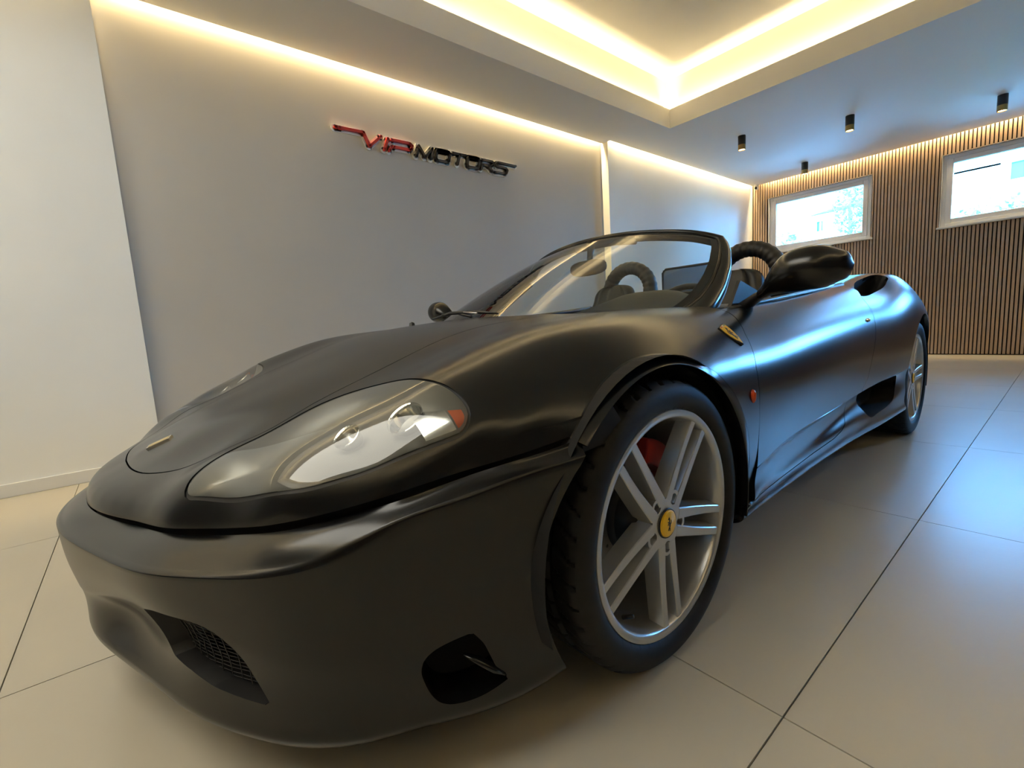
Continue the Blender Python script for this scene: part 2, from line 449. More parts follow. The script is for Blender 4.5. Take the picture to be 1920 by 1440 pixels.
def panel(name, A, F, m, parent, lip=.012, lipdir=None, sel=None, mirror=False, extra=None, **props):
    """skin panel with analytic normals, its border folded inward by `lip` metres"""
    A = A.copy(); V = A[:, :3]; N = A[:, 3:6]; F = np.asarray(F)
    if mirror:
        V = V*[1, -1, 1]; N = N*[1, -1, 1]; F = F[:, ::-1]
    Fall = [F]; LN = [N[F].reshape(-1, 3)]; VV = [V]
    if lip:
        E = border(F)
        if sel is not None: E = E[sel(V[E[:, 0]]) & sel(V[E[:, 1]])]
        if len(E):
            u, inv = np.unique(E, return_inverse=True); inv = inv.reshape(E.shape)
            d = -N[u]*lip if lipdir is None else np.tile(np.asarray(lipdir, float)*lip*([1, -1, 1] if mirror else [1, 1, 1]), (len(u), 1))
            P0 = V[u]; P1 = V[u]+d; b = len(V); k = len(u)
            e0, e1 = inv[:, 0], inv[:, 1]
            T = np.concatenate([np.c_[b+e1, b+e0, b+k+e0], np.c_[b+e1, b+k+e0, b+k+e1]])
            Q = np.concatenate([P0, P1]); fn = np.cross(Q[T[:, 1]-b]-Q[T[:, 0]-b], Q[T[:, 2]-b]-Q[T[:, 0]-b])
            LNv = np.zeros((2*k, 3))
            for c in range(3): np.add.at(LNv, T[:, c]-b, fn)
            LNv /= np.maximum(np.linalg.norm(LNv, axis=1, keepdims=True), 1e-12)
            VV += [P0, P1]; Fall.append(T); LN.append(LNv[T-b].reshape(-1, 3))
    V = np.concatenate(VV); F = np.concatenate(Fall); L = np.concatenate(LN)
    # to Blender's right-handed frame
    V = V*[1, -1, 1]; L = L*[1, -1, 1]; F = F[:, ::-1]; L = L.reshape(-1, 3, 3)[:, ::-1].reshape(-1, 3)
    me = bpy.data.meshes.new(name)
    me.vertices.add(len(V)); me.vertices.foreach_set('co', V.ravel())
    me.loops.add(F.size); me.loops.foreach_set('vertex_index', F.ravel().astype(np.int32))
    me.polygons.add(len(F)); me.polygons.foreach_set('loop_start', np.arange(0, F.size, 3, dtype=np.int32))
    me.polygons.foreach_set('use_smooth', np.ones(len(F), bool))
    me.materials.append(m); me.update(calc_edges=True)
    me.normals_split_custom_set(L.tolist())
    o = bpy.data.objects.new(name, me); link(o, parent)
    for k_, v_ in props.items(): o[k_] = v_
    return o
class TPS:
    """vector valued r^3 interpolation over a plane"""
    def __init__(s, q, p, lam=0.):
        s.q = np.asarray(q, float); p = np.asarray(p, float); n = len(q)
        d = np.linalg.norm(s.q[:, None]-s.q[None], axis=2)
        K = d**3 + lam*np.eye(n); P = np.c_[np.ones(n), s.q]
        A = np.block([[K, P], [P.T, np.zeros((3, 3))]])
        s.w = np.linalg.solve(A, np.r_[p, np.zeros((3, p.shape[1]))])
    def __call__(s, x):
        out = np.empty((len(x), s.w.shape[1]))
        for i in range(0, len(x), 8000):
            y = x[i:i+8000]
            d2 = ((y[:, None, 0]-s.q[None, :, 0])**2 + (y[:, None, 1]-s.q[None, :, 1])**2)
            out[i:i+8000] = (d2*np.sqrt(d2)) @ s.w[:-3] + np.c_[np.ones(len(y)), y] @ s.w[-3:]
        return out

# ---- front clamshell: nose, bonnet and wings as one surface
# stations, each from the centre line outwards (x, y, z)
GAP = [(-.968, 0, .4415), (-.957, .12, .4415), (-.917, .25, .443), (-.88, .345, .4475), (-.843, .455, .4565), (-.787, .545, .464),
       (-.714, .672, .486), (-.632, .735, .503), (-.565, .785, .519), (-.46, .830, .540), (-.385, .873, .555), (-.262, .920, .574), (-.19, .928, .580)]
def xs_(x, pts): return [(x, y, z) for y, z in pts]
ST = [
 xs_(.80, [(0, .842), (.25, .835), (.4, .822), (.5, .806), (.62, .80), (.74, .798), (.81, .778), (.873, .728), (.919, .66), (.942, .58), (.946, .49), (.938, .36), (.918, .23)]),
 xs_(.64, [(0, .836), (.25, .829), (.4, .817), (.5, .802), (.62, .796), (.74, .790), (.815, .768), (.875, .72), (.92, .653), (.942, .57), (.946, .475), (.937, .35), (.916, .225)]),
 xs_(.47, [(0, .829), (.25, .823), (.4, .813), (.5, .801), (.62, .796), (.74, .785), (.82, .757), (.878, .708), (.922, .64), (.943, .55), (.945, .45), (.935, .34), (.915, .22)]),
 xs_(.33, [(0, .822), (.25, .815), (.4, .804), (.5, .796), (.62, .795), (.73, .785), (.815, .757), (.876, .71), (.922, .645), (.943, .56), (.945, .45), (.935, .34), (.915, .22)]),
 xs_(.18, [(0, .811), (.25, .804), (.4, .795), (.5, .788), (.62, .790), (.73, .784), (.81, .759), (.872, .714), (.921, .655), (.944, .58), (.947, .48), (.938, .36), (.918, .22)]),
 xs_(.02, [(0, .798), (.25, .792), (.4, .783), (.5, .777), (.62, .780), (.73, .777), (.807, .755), (.868, .713), (.918, .658), (.945, .595), (.949, .50), (.94, .38), (.92, .24)]),
 xs_(-.13, [(0, .778), (.25, .773), (.4, .764), (.5, .758), (.62, .764), (.72, .764), (.80, .742), (.862, .700), (.912, .642), (.94, .588), (.946, .52)]),
 xs_(-.24, [(0, .751), (.25, .746), (.4, .737), (.5, .732), (.61, .741), (.71, .742), (.79, .719), (.85, .676), (.90, .62), (.925, .577)]),
 xs_(-.36, [(0, .709), (.25, .705), (.4, .696), (.5, .695), (.61, .706), (.70, .707), (.775, .685), (.832, .645), (.87, .598), (.88, .559)]),
 xs_(-.46, [(0, .674), (.25, .670), (.4, .661), (.5, .662), (.6, .671), (.68, .672), (.745, .655), (.795, .622), (.825, .580), (.83, .540)]),
 xs_(-.57, [(0, .636), (.2, .632), (.39, .620), (.5, .624), (.6, .629), (.67, .617), (.725, .592), (.768, .553), (.783, .519)]),
 [(-.67, 0, .600), (-.67, .2, .595), (-.66, .38, .583), (-.665, .48, .586), (-.672, .56, .586), (-.683, .62, .570), (-.70, .66, .538), (-.711, .675, .508), (-.714, .672, .486)],
]
def station_q(st, turn=None):
    st = np.asarray(st, float); q = [np.array([st[0, 0], st[0, 1]])]; d = np.array([0., 1.])
    if turn is not None:
        df = st[-2, :2]-st[turn, :2]; df /= np.linalg.norm(df)
    for i, (a, b) in enumerate(zip(st[:-1], st[1:])):
        e = b[:2]-a[:2]; L = np.linalg.norm(b-a)
        if turn is not None and i >= turn: d = df
        elif np.linalg.norm(e) > .35*L: d = e/np.linalg.norm(e)
        q.append(q[-1] + d*L)
    return np.array(q)
TURN = {}
# nose: a rounded profile rising inwards from the edge of the clamshell
NG_ = np.array(GAP[:6]); NGf = np.concatenate([NG_[:0:-1]*[1, -1, 1], np.array(GAP[:8])]); tN = chord(NGf[:, :2]); evN = nspline(tN, NGf)
NSC = [1.0, 1.04, 1.12, 1.2, 1.46]
PRO_D = [0, .0045, .014, .030, .055, .085]; PRO_F = [0, .0185, .0315, .0425, .0535, .0645]
cq, cp_ = [], []; outer = []
for k, st in enumerate(ST):
    s = list(st)
    q = station_q(s, TURN.get(k))
    outer.append(q[-1])
    for a, b in zip(q, s):
        cq.append(a); cp_.append(b)
        if b[1] > 1e-6: cq.append(a*[1, -1]); cp_.append((b[0], -b[1], b[2]))
for x, pts in ((-.74, [(0, .573), (.19, .567), (.345, .553)]), (-.80, [(0, .548), (.16, .543)]), (-.86, [(0, .520)])):
    for y, z in pts:
        cq.append(np.array([x, y])); cp_.append((x, y, z))
        if y > 0: cq.append(np.array([x, -y])); cp_.append((x, -y, z))
NQ = []
for t5 in np.linspace(tN[5], tN[10], 11):
    e = evN([t5+.004])[0]-evN([t5-.004])[0]; tg = e[:2]/np.linalg.norm(e[:2]); nin = np.array([-tg[1], tg[0]])
    if nin[0] < 0: nin = -nin
    G0 = evN([t5])[0]; sc = np.interp(t5, tN[5:10], NSC); sc = sc if t5 <= tN[9] else np.interp(t5, [tN[9], tN[10]], [1.46, 1.65])
    pts = [np.r_[G0[:2]+nin*d, G0[2]+f*(1+(sc-1)*min(1, d/.05+.12))] for d, f in zip(PRO_D, PRO_F)]
    arc_ = np.r_[0, np.cumsum(np.linalg.norm(np.diff(np.array(pts)[::-1], axis=0), axis=1))]
    q0 = pts[-1][:2]
    if t5 > tN[5] or True: NQ.append(q0-nin*arc_[-1])
    for p_, a_ in zip(pts[::-1], arc_):
        q_ = q0-nin*a_
        cq.append(q_); cp_.append(tuple(p_))
        if q_[1] > 1e-4: cq.append(q_*[1, -1]); cp_.append((p_[0], -p_[1], p_[2]))
outer = outer+NQ[::-1]
clam = TPS(cq, cp_, 1e-5)
outer = np.array(outer)
ring = curve(outer[::-1], 160)
CLAM_POLY = np.concatenate([ring, [[.80, ring[-1, 1]], [.80, -ring[-1, 1]]], ring[::-1]*[1, -1]])
h = .0068
gx = np.arange(-1.14, .80, h); gy = np.arange(-1.46, 1.4601, h)
Q = np.stack(np.meshgrid(gx, gy, indexing='ij'), -1).reshape(-1, 2)
Fq = grid_faces(len(gx), len(gy))
near = sdf(Q, CLAM_POLY) < .05
keep = near[Fq].all(1); Fq = Fq[keep]; use, inv = np.unique(Fq, return_inverse=True); Q = Q[use]; Fq = inv.reshape(Fq.shape)
CA = with_normals(clam(Q), Fq, Q)
CA, CF = clip(CA, Fq, sdf(CA[:, 6:8], CLAM_POLY))

# ---- front bumper: lofted rows around the nose
# K crease (x,y,z), G upper edge, then (offset outward, z) rows
BS = [  # K, G, a1(off,z), K2(off,z), c1, E, d1, LIP, BOT
 [(-1.022, 0, .405), (-.968, 0, .436), (-.030, .426), (-.010, .412), (-.005, .335), (-.016, .262), (-.022, .215), (-.022, .162), (-.038, .130)],
 [(-1.013, .110, .405), (-.957, .12, .4355), (-.030, .426), (-.010, .412), (-.005, .335), (-.018, .266), (-.032, .220), (-.025, .162), (-.040, .130)],
 [(-.985, .230, .406), (-.917, .25, .4345), (-.034, .424), (-.012, .413), (-.006, .350), (-.024, .286), (-.062, .226), (-.032, .163), (-.045, .130)],
 [(-.938, .378, .408), (-.88, .345, .438), (-.034, .427), (-.012, .415), (-.007, .362), (-.023, .316), (-.056, .230), (-.034, .164), (-.047, .130)],
 [(-.880, .530, .414), (-.843, .455, .446), (-.036, .436), (-.013, .422), (-.007, .372), (-.016, .328), (-.036, .226), (-.030, .165), (-.040, .130)],
 [(-.808, .640, .420), (-.787, .545, .452), (-.034, .444), (-.012, .428), (-.007, .365), (-.012, .308), (-.022, .212), (-.018, .165), (-.026, .130)],
 [(-.742, .722, .427), (-.714, .672, .473), (-.028, .460), (-.009, .439), (-.006, .355), (-.011, .28), (-.016, .212), (-.014, .165), (-.020, .130)],
 [(-.655, .784, .443), (-.632, .735, .490), (-.024, .480), (-.005, .463), (-.006, .350), (-.008, .262), (-.010, .212), (-.007, .165), (-.013, .130)],
 [(-.582, .813, .458), (-.565, .785, .507), (-.026, .499), (-.001, .488), (-.005, .35), (-.005, .26), (-.004, .215), (-.002, .165), (-.008, .130)],
 [(-.487, .857, .475), (-.46, .830, .530), (-.026, .520), (.0, .509), (-.006, .37), (-.006, .27), (-.005, .22), (-.004, .165), (-.010, .126)],
 [(-.40, .896, .497), (-.385, .873, .547), (-.023, .539), (.0, .529), (-.007, .39), (-.007, .29), (-.006, .23), (-.006, .175), (-.014, .136)],
 [(-.28, .94, .523), (-.262, .920, .569), (-.020, .559), (.0, .545), (-.007, .41), (-.008, .31), (-.010, .25), (-.014, .20), (-.026, .165)],
 [(-.18, .955, .535), (-.17, .933, .579), (-.019, .569), (.0, .556), (-.007, .42), (-.008, .32), (-.010, .26), (-.016, .22), (-.03, .18)],
]
Kp = np.array([b[0] for b in BS]); Kf = np.concatenate([Kp[:0:-1]*[1, -1, 1], Kp])
tK = chord(Kf[:, :2]); evK = nspline(tK, Kf[:, :2]); eps = 1e-3
rows = []
for j, b in enumerate(BS):
    s = tK[len(BS)-1+j]
    tg = (evK([min(s+eps, tK[-1])])-evK([max(s-eps, 0)]))[0]; tg /= np.linalg.norm(tg); n = np.array([-tg[1], tg[0]])
    if n @ np.array([-1., .4]) < 0: n = -n
    P = lambda oz: np.array([b[0][0]+n[0]*oz[0], b[0][1]+n[1]*oz[0], oz[1]])
    G = np.array(b[1]); K = np.array(b[0]); K2 = P(b[3])
    E, LIP, BOT = P(b[5]), P(b[7]), P(b[8])
    seg = [([G, P(b[2]), K2], 12), ([K2, (K2+K)/2 + np.r_[n*.0015, 0], K], 6), ([K, P(b[4]), E], 14), ([E, P(b[6]), LIP], 12), ([LIP, P(((b[7][0]*.4+b[8][0]*.6)+.006, (b[7][1]*.45+b[8][1]*.55))), BOT], 7),
           ([BOT, P((b[8][0]-.05, b[8][1]-.006)), P((b[8][0]-.16, b[8][1]-.002))], 6)]
    out = []
    for pts, m in seg:
        c_ = curve(pts, m+1); out.append(c_[:-1])
    rows.append(np.concatenate(out+[c_[-1:]]))
rows = np.array(rows); rows = np.concatenate([rows[:0:-1]*[1, -1, 1], rows])
NB = 420
bump = nspline(tK, rows)(np.linspace(0, tK[-1], NB))
BF = grid_faces(NB, bump.shape[1])
BV = bump.reshape(-1, 3)
BA = with_normals(BV, BF)
if (BA[:, 3] * BA[:, 0]).sum() < 0: BF = BF[:, ::-1]; BA[:, 3:6] *= -1
cz = CA[:, 5].mean()
if cz < 0: CF = CF[:, ::-1]; CA[:, 3:6] *= -1

# ---- flank: door and rear quarter, stations along x, rows from the top inwards edge down to the lower crease
SX = [.36, .47, .70, 1.00, 1.40, 1.75, 2.10, 2.40, 2.70, 3.00, 3.30, 3.45]
SP = [
 [(.73, .785), (.818, .757), (.877, .709), (.922, .643), (.943, .555), (.945, .46), (.943, .40), (.941, .346)],
 [(.74, .785), (.82, .757), (.878, .708), (.922, .64), (.943, .55), (.945, .46), (.943, .41), (.941, .362)],
 [(.74, .795), (.81, .775), (.873, .725), (.919, .658), (.942, .575), (.946, .49), (.943, .435), (.941, .390)],
 [(.74, .812), (.805, .798), (.868, .748), (.915, .682), (.940, .60), (.946, .51), (.944, .45), (.942, .402)],
 [(.735, .842), (.795, .830), (.86, .778), (.911, .710), (.939, .625), (.946, .53), (.946, .47), (.945, .417)],
 [(.71, .872), (.775, .862), (.845, .812), (.905, .742), (.940, .652), (.949, .55), (.949, .48), (.948, .423)],
 [(.68, .908), (.745, .903), (.825, .862), (.897, .790), (.945, .690), (.957, .58), (.956, .49), (.952, .423)],
 [(.67, .936), (.75, .936), (.833, .915), (.904, .843), (.950, .735), (.962, .62), (.960, .52), (.953, .423)],
 [(.64, .940), (.72, .938), (.808, .908), (.886, .832), (.938, .735), (.956, .64), (.956, .54), (.948, .42)],
 [(.60, .936), (.68, .926), (.765, .888), (.842, .812), (.897, .727), (.922, .64), (.924, .54), (.913, .42)],
 [(.53, .928), (.60, .917), (.68, .878), (.75, .812), (.80, .735), (.825, .65), (.825, .54), (.81, .42)],
 [(.44, .920), (.50, .905), (.57, .865), (.63, .80), (.67, .73), (.69, .65), (.69, .54), (.68, .42)],
]
rr = []
for x, pts in zip(SX, SP):
    P = np.array([(x, y, z) for y, z in pts]); rr.append(curve(P, 76))
NS = 380
side = nspline(SX, np.array(rr))(np.linspace(SX[0], SX[-1], NS))
SF = grid_faces(NS, side.shape[1]); SA = with_normals(side.reshape(-1, 3), SF)
if SA[:, 4].sum() < 0: SF = SF[:, ::-1]; SA[:, 3:6] *= -1

# ---- lower flank: scoop under the crease, sill
LX = [.30, .40, .55, .80, 1.10, 1.40, 1.70, 2.00, 2.25, 2.40]
def low_station(x):
    cz_ = np.interp(x, [.30, .41, .475, .555, .737, .954, 1.21, 1.42, 1.98, 2.4], [.33, .352, .364, .378, .392, .401, .409, .423, .423, .423])
    cy = np.interp(x, [.3, 1.0, 1.4, 1.75, 2.1, 2.4], [.941, .942, .945, .948, .952, .954])
    dep = np.interp(x, [.3, .42, .6, .9, 1.3, 1.6, 1.8, 2.05, 2.15, 2.4], [.0, .002, .010, .020, .038, .060, .065, .035, .010, .006])
    sz = np.interp(x, [.3, .6, .92, 1.3, 1.85, 2.4], [.222, .230, .235, .230, .208, .197])
    y2 = cy-.004
    return [(x, cy, cz_), (x, cy-dep*.55, cz_-.012), (x, cy-dep, cz_-.045), (x, cy-dep*.95, cz_-.085), (x, cy-dep*.4-.004, (cz_+sz)/2-.02 if x > .9 else (cz_-.085+sz+.03)/2),
            (x, y2-.004, sz+.028), (x, y2, sz+.012), (x, y2-.004, sz), (x, y2-.03, sz-.012), (x, y2-.10, sz-.03)]
lr = []
for x in LX:
    P = np.array(low_station(x)); lr.append(curve(P, 60))
NL = 260
low = nspline(LX, np.array(lr))(np.linspace(LX[0], LX[-1], NL))
LF = grid_faces(NL, 60); LA = with_normals(low.reshape(-1, 3), LF)
if LA[:, 4].sum() < 0: LF = LF[:, ::-1]; LA[:, 3:6] *= -1

# ------------------------------------------------------------------ the car
car = empty('sports_car', (CAR_X, CAR_Y, 0), CAR_A,
            label='matte black two-seat open roadster with silver five-spoke wheels parked on the grey tiles', category='car')
def mir(fn):
    for s in (False, True): fn(s)
R0 = (-.02, .318); R1 = (2.6, .328)
def rad(A, c): return np.hypot(A[:, 0]-c[0], A[:, 2]-c[1])
xd = lambda z: np.interp(z, [.2, .24, .30, .365, .42, .517, .58, .62, .672, .705, .74, .757, .80], [.372, .375, .386, .393, .393, .394, .402, .41, .44, .461, .50, .52, .57])
xr = lambda z: np.interp(z, [.38, .426, .461, .608, .719, .785, .801, .83], [1.37, 1.40, 1.47, 1.585, 1.672, 1.72, 1.74, 1.80])
# windscreen base line and header line (x, y, z)
WBH = [(.17, 0, .806), (.18, .15, .806), (.22, .30, .805), (.29, .43, .803), (.38, .54, .798), (.47, .61, .79), (.57, .665, .78), (.68, .71, .765)]
GTH = [(.882, 0, 1.143), (.888, .14, 1.139), (.905, .28, 1.126), (.937, .41, 1.105), (.965, .485, 1.086), (.986, .535, 1.066), (1.0, .57, 1.05)]
COWLH = [(.125, 0), (.135, .15), (.175, .30), (.24, .43), (.325, .54), (.41, .615), (.50, .665), (.60, .70), (.70, .72)]
COWL = curve([(x, -y) for x, y in COWLH[:0:-1]]+COWLH, 81)
HOOD = curve([(.30, .40), (.1, .392), (-.1, .390), (-.3, .390), (-.45, .388), (-.6, .386), (-.70, .385), (-.774, .342), (-.822, .280), (-.861, .203), (-.882, .11), (-.889, 0)], 60)
HOODP = np.concatenate([HOOD, HOOD[::-1]*[1, -1]])
HL = curve([(-.8135, .463), (-.805, .440), (-.769, .428), (-.732, .424), (-.638, .404), (-.553, .415), (-.478, .474), (-.446, .563), (-.440, .680), (-.431, .746), (-.428, .788), (-.432, .810), (-.445, .819), (-.475, .812), (-.527, .785), (-.587, .753), (-.640, .720), (-.691, .682), (-.732, .622), (-.773, .541), (-.802, .490)], 120, closed=True)
HLm = HL*[1, -1]
cowl_poly = np.concatenate([COWL, [[1.2, .72], [1.2, -.72]]])
# clamshell minus door, cowl, bonnet, lamps, arches
A, F = CA, CF
A, F = clip(A, F, np.where(np.abs(A[:, 1]) > .70, A[:, 0]-xd(A[:, 2]), -1) if False else (A[:, 0]-xd(A[:, 2])-(np.abs(A[:, 1]) < .755)*.0))
A, F = clip(A, F, -sdf(A[:, :2], cowl_poly))
A, F = clip(A, F, A[:, 0]-.80)
def arch(A, F, c, r):
    return clip(A, F, np.where(np.abs(A[:, 1]) > .5, r-rad(A, c), -1))
RC = .374
A, F = arch(A, F, R0, RC)
A, F = clip(A, F, np.where((A[:, 0] > .2), .232-A[:, 2], -1))
hood_sd = lambda A: sdf(A[:, :2], HOODP)
BA_, BF_ = clip(A, F, hood_sd(A)+.0016)
panel('bonnet', BA_, BF_, M['body'], car)
A, F = clip(A, F, -hood_sd(A)+.0016)
lamp_src = (A, F)
hlsd = lambda A: np.minimum(sdf(A[:, :2], HL), sdf(A[:, :2], HLm))
A, F = clip(A, F, -hlsd(A))
wing = panel('front_clamshell', A, F, M['body'], car)
# wheel arch flanges: rolled lip between the skin and the wheel opening
def flange(A, F, c, rc, ri, yo, name, s):
    E = border(F); u = np.unique(E); P = A[u, :3]; r = rad(P, c)
    k = (np.abs(r-rc) < 3e-3) & (P[:, 1]*(-1 if s else 1) > .5); P = P[k]
    th = np.arctan2(P[:, 2]-c[1], P[:, 0]-c[0]); o = np.argsort(th); P = P[o]; th = th[o]
    n = 120; tt = np.linspace(th[0], th[-1], n); y = np.interp(tt, th, np.abs(P[:, 1])); y = np.convolve(np.pad(y, 4, mode='edge'), np.ones(9)/9, 'valid')
    yo = np.interp(tt, [-.2, .4, 1.2, 2.2, 2.6], [.945, .944, .936, .934, .930])
    rows = [(rc, y), (rc*.6+ri*.4, y*.62+yo*.38+.0008), (rc*.25+ri*.75, y*.28+yo*.72+.001), (ri+.0015, yo), (ri, yo-.0015), (ri+.001, yo-.03)]
    V = np.concatenate([np.stack([c[0]+r_*np.cos(tt), (-1 if s else 1)*yy, c[1]+r_*np.sin(tt)], 1) for r_, yy in rows])
    Fg = grid_faces(len(rows), n); AA = with_normals(V, Fg)
    if (AA[:, 4].sum() < 0) != s: Fg = Fg[:, ::-1]; AA[:, 3:6] *= -1
    return panel(name, AA, Fg, M['body'], car, lip=0)
for s in (False, True): flange(A, F, R0, RC, .351, .945, 'arch_lip', s)
# bumper
A, F = BA, BF
A, F = arch(A, F, R0, .353)
A, F = clip(A, F, A[:, 0]+.16)
GR = curve([(.45, .326), (.49, .336), (.535, .338), (.60, .330), (.625, .314), (.644, .289), (.659, .247), (.677, .201)], 40)
GRP = np.concatenate([GR, [(.629, .205), (.575, .211), (.523, .225), (.468, .233), (.458, .250), (.452, .290)]])
gsd = lambda A: np.where(A[:, 0] < -.6, np.minimum(sdf(A[:, 1:3], GRP), sdf(A[:, 1:3], GRP*[-1, 1])), 1.)
A, F = clip(A, F, -gsd(A))
DU = curve([(-.568, .226), (-.563, .246), (-.552, .257), (-.535, .265), (-.488, .276)], 20)
DUP = np.concatenate([DU, [(-.472, .252), (-.455, .200), (-.436, .182)], curve([(-.44, .178), (-.464, .167), (-.515, .160), (-.54, .166), (-.558, .190), (-.567, .222)], 20)])
dsd = lambda A: np.where(np.abs(A[:, 1]) > .7, sdf(A[:, [0, 2]], DUP), 1.)
A, F = clip(A, F, -dsd(A))
panel('front_bumper', A, F, M['body'], car, lip=.014)
# intakes: ducts folded back from the openings, mesh grilles, dark core
def grille(s):
    sg = -1 if s else 1
    A, F = clip(BA, BF, np.where(BA[:, 0] < -.6, sdf(BA[:, 1:3], GRP*[sg, 1]), 1.))
    dk = A.copy(); dk[:, 0] += .085
    panel('intake_core', dk, F, M['void'], car, lip=0)
    E = border(F); u = np.unique(E)
    # duct walls
    V = np.concatenate([A[:, :3], A[:, :3]+[.085, 0, 0]]); k = len(A)
    W_ = np.concatenate([np.c_[E[:, 0], E[:, 1], E[:, 1]+k], np.c_[E[:, 0], E[:, 1]+k, E[:, 0]+k]])
    us, inv = np.unique(W_, return_inverse=True); Wf = inv.reshape(W_.shape)
    panel('intake_duct', with_normals(V[us], Wf), Wf, M['trim'], car, lip=0)
    # mesh: thin bars following the opening, 3 cm behind the skin
    mb = MB(True); poly = GRP*[sg, 1]
    yy = poly[:, 0]; zs = A[:, :3]
    def xat(y, z):
        d = (zs[:, 1]-y)**2+(zs[:, 2]-z)**2; i = np.argsort(d)[:4]; return zs[i, 0].mean()+.030
    for z in np.arange(.206, .336, .0075):
        ys_ = [y for y in np.arange(yy.min(), yy.max(), .004) if sdf(np.array([[y, z]]), poly)[0] < -.001]
        if len(ys_) < 3: continue
        mb.tube([(xat(y, z), y, z) for y in ys_[::4]+ys_[-1:]], .0007, 4)
    for y in np.arange(yy.min()+.01, yy.max(), .019):
        zs_ = [z for z in np.arange(.200, .34, .003) if sdf(np.array([[y, z]]), poly)[0] < -.001]
        if len(zs_) < 3: continue
        mb.tube([(xat(y, z)-.001, y, z) for z in zs_[::4]+zs_[-1:]], .0007, 4)
    mb.build('grille_mesh', M['grillewire'], car, kind='stuff')
M['grillewire'] = mat('grille_wire', (.025, .025, .025), .4)
mir(grille)
def duct(s):
    A, F = clip(BA, BF, np.where(BA[:, 1]*(-1 if s else 1) > .7, sdf(BA[:, [0, 2]], DUP), 1.))
    dk = A.copy(); dk[:, 1] *= .92; dk[:, 0] += .03
    panel('duct_core', dk, F, M['void'], car, lip=0)
    E = border(F); k = len(A); V = np.concatenate([A[:, :3], dk[:, :3]])
    W_ = np.concatenate([np.c_[E[:, 0], E[:, 1], E[:, 1]+k], np.c_[E[:, 0], E[:, 1]+k, E[:, 0]+k]])
    us, inv = np.unique(W_, return_inverse=True); Wf = inv.reshape(W_.shape)
    panel('corner_duct', with_normals(V[us], Wf), Wf, M['body'], car, lip=0)
    m = MB(True); sg = -1 if s else 1
    m.tube([(-.500, .835*sg, .236), (-.480, .850*sg, .222), (-.460, .862*sg, .203), (-.444, .871*sg, .189)], [.003, .010, .010, .004], 12, ell=.55)
    m.build('duct_fin', M['body'], car, smooth=True)
mir(duct)
# black filler seen through the gap between bumper and clamshell
GU = np.array([b[1] for b in BS]); GU = np.concatenate([GU[:0:-1]*[1, -1, 1], GU]); GU = nspline(chord(GU), GU)(np.linspace(0, chord(GU)[-1], 160))
GO = np.array(GAP); GO = np.concatenate([GO[:0:-1]*[1, -1, 1], GO]); GO = nspline(chord(GO), GO)(np.linspace(0, chord(GO)[-1], 160))
inw = GU*[1, 1, 0]; inw = (np.array([.2, 0, 0])-inw); inw /= np.linalg.norm(inw, axis=1, keepdims=True)
V = np.concatenate([GU+inw*.013-[0, 0, .03], GU+inw*.016, GO+inw*.014+[0, 0, .03]]); Fg = grid_faces(3, 160)
panel('gap_filler', with_normals(V, Fg), Fg, M['void'], car, lip=0)

# headlights
def headlight(s):
    sg = -1 if s else 1
    P = HLm if s else HL
    A, F = clip(lamp_src[0], lamp_src[1], sdf(lamp_src[0][:, :2], P)+.0045)
    L = A.copy(); L[:, :3] -= L[:, 3:6]*.0012
    hl = panel('headlight', L, F, M['lens'], car, lip=.006)
    # rubber seal around the opening
    S_, SFc = clip(lamp_src[0], lamp_src[1], sdf(lamp_src[0][:, :2], P))
    S_, SFc = clip(S_, SFc, -(sdf(S_[:, :2], P)+.0045))
    S2 = S_.copy(); S2[:, :3] -= S2[:, 3:6]*.004
    panel('seal', S2, SFc, M['trim'], hl, lip=0)
    # bucket: pushed in below the lens, deeper to the middle
    B = A.copy(); d = -sdf(B[:, :2], P)
    B[:, :3] -= B[:, 3:6]*(.003+.048*(1-np.exp(-((d-.0045)/.030))))[:, None]
    B[:, 3:6] = vnormals(B[:, :3], F)
    panel('bucket', B, F, M['bucket'], hl, lip=0)
    cc = np.array
    def mbx(): return MB(True)
    for (c, r) in (((-.500, .705, .618), .036), ((-.578, .630, .590), .027)):
        m = mbx(); prof = [(r, 0), (r*.96, .004), (r*.9, -.004), (r*.7, -.02), (r*.35, -.034), (0, -.037)]
        V = []; n = 28
        ax = Vector((-.62, .18*sg, .76)).normalized(); u = ax.cross(Vector((0, 1, 0))).normalized(); w = ax.cross(u)
        for rr_, hh in prof:
            for j in range(n):
                an = 2*PI*j/n; p_ = Vector((c[0], c[1]*sg, c[2]))+u*(rr_*math.cos(an))+w*(rr_*math.sin(an))+ax*hh; V.append(tuple(p_))
        m.add(V, [(i*n+j, i*n+(j+1) % n, (i+1)*n+(j+1) % n, (i+1)*n+j) for i in range(len(prof)-1) for j in range(n)])
        o = m.build('reflector', M['refl'], hl, smooth=True); fixn(o)
    # ribbed side marker and orange indicator along the outer rear edge
    A2, F2 = clip(A, F, A[:, 0]*-1-.508); A2, F2 = clip(A2, F2, .742-A2[:, 1]*sg)
    A2, F2 = clip(A2, F2, A2[:, 2]-.640)
    if len(F2):
        O = A2.copy(); O[:, :3] -= O[:, 3:6]*.012
        o1, f1 = clip(O, F2, -.452-O[:, 0]); panel('indicator', o1, f1, M['orange'], hl, lip=0)
        o1, f1 = clip(O, F2, O[:, 0]+.455); panel('side_reflector', o1, f1, M['refl'], hl, lip=0)
mir(headlight)

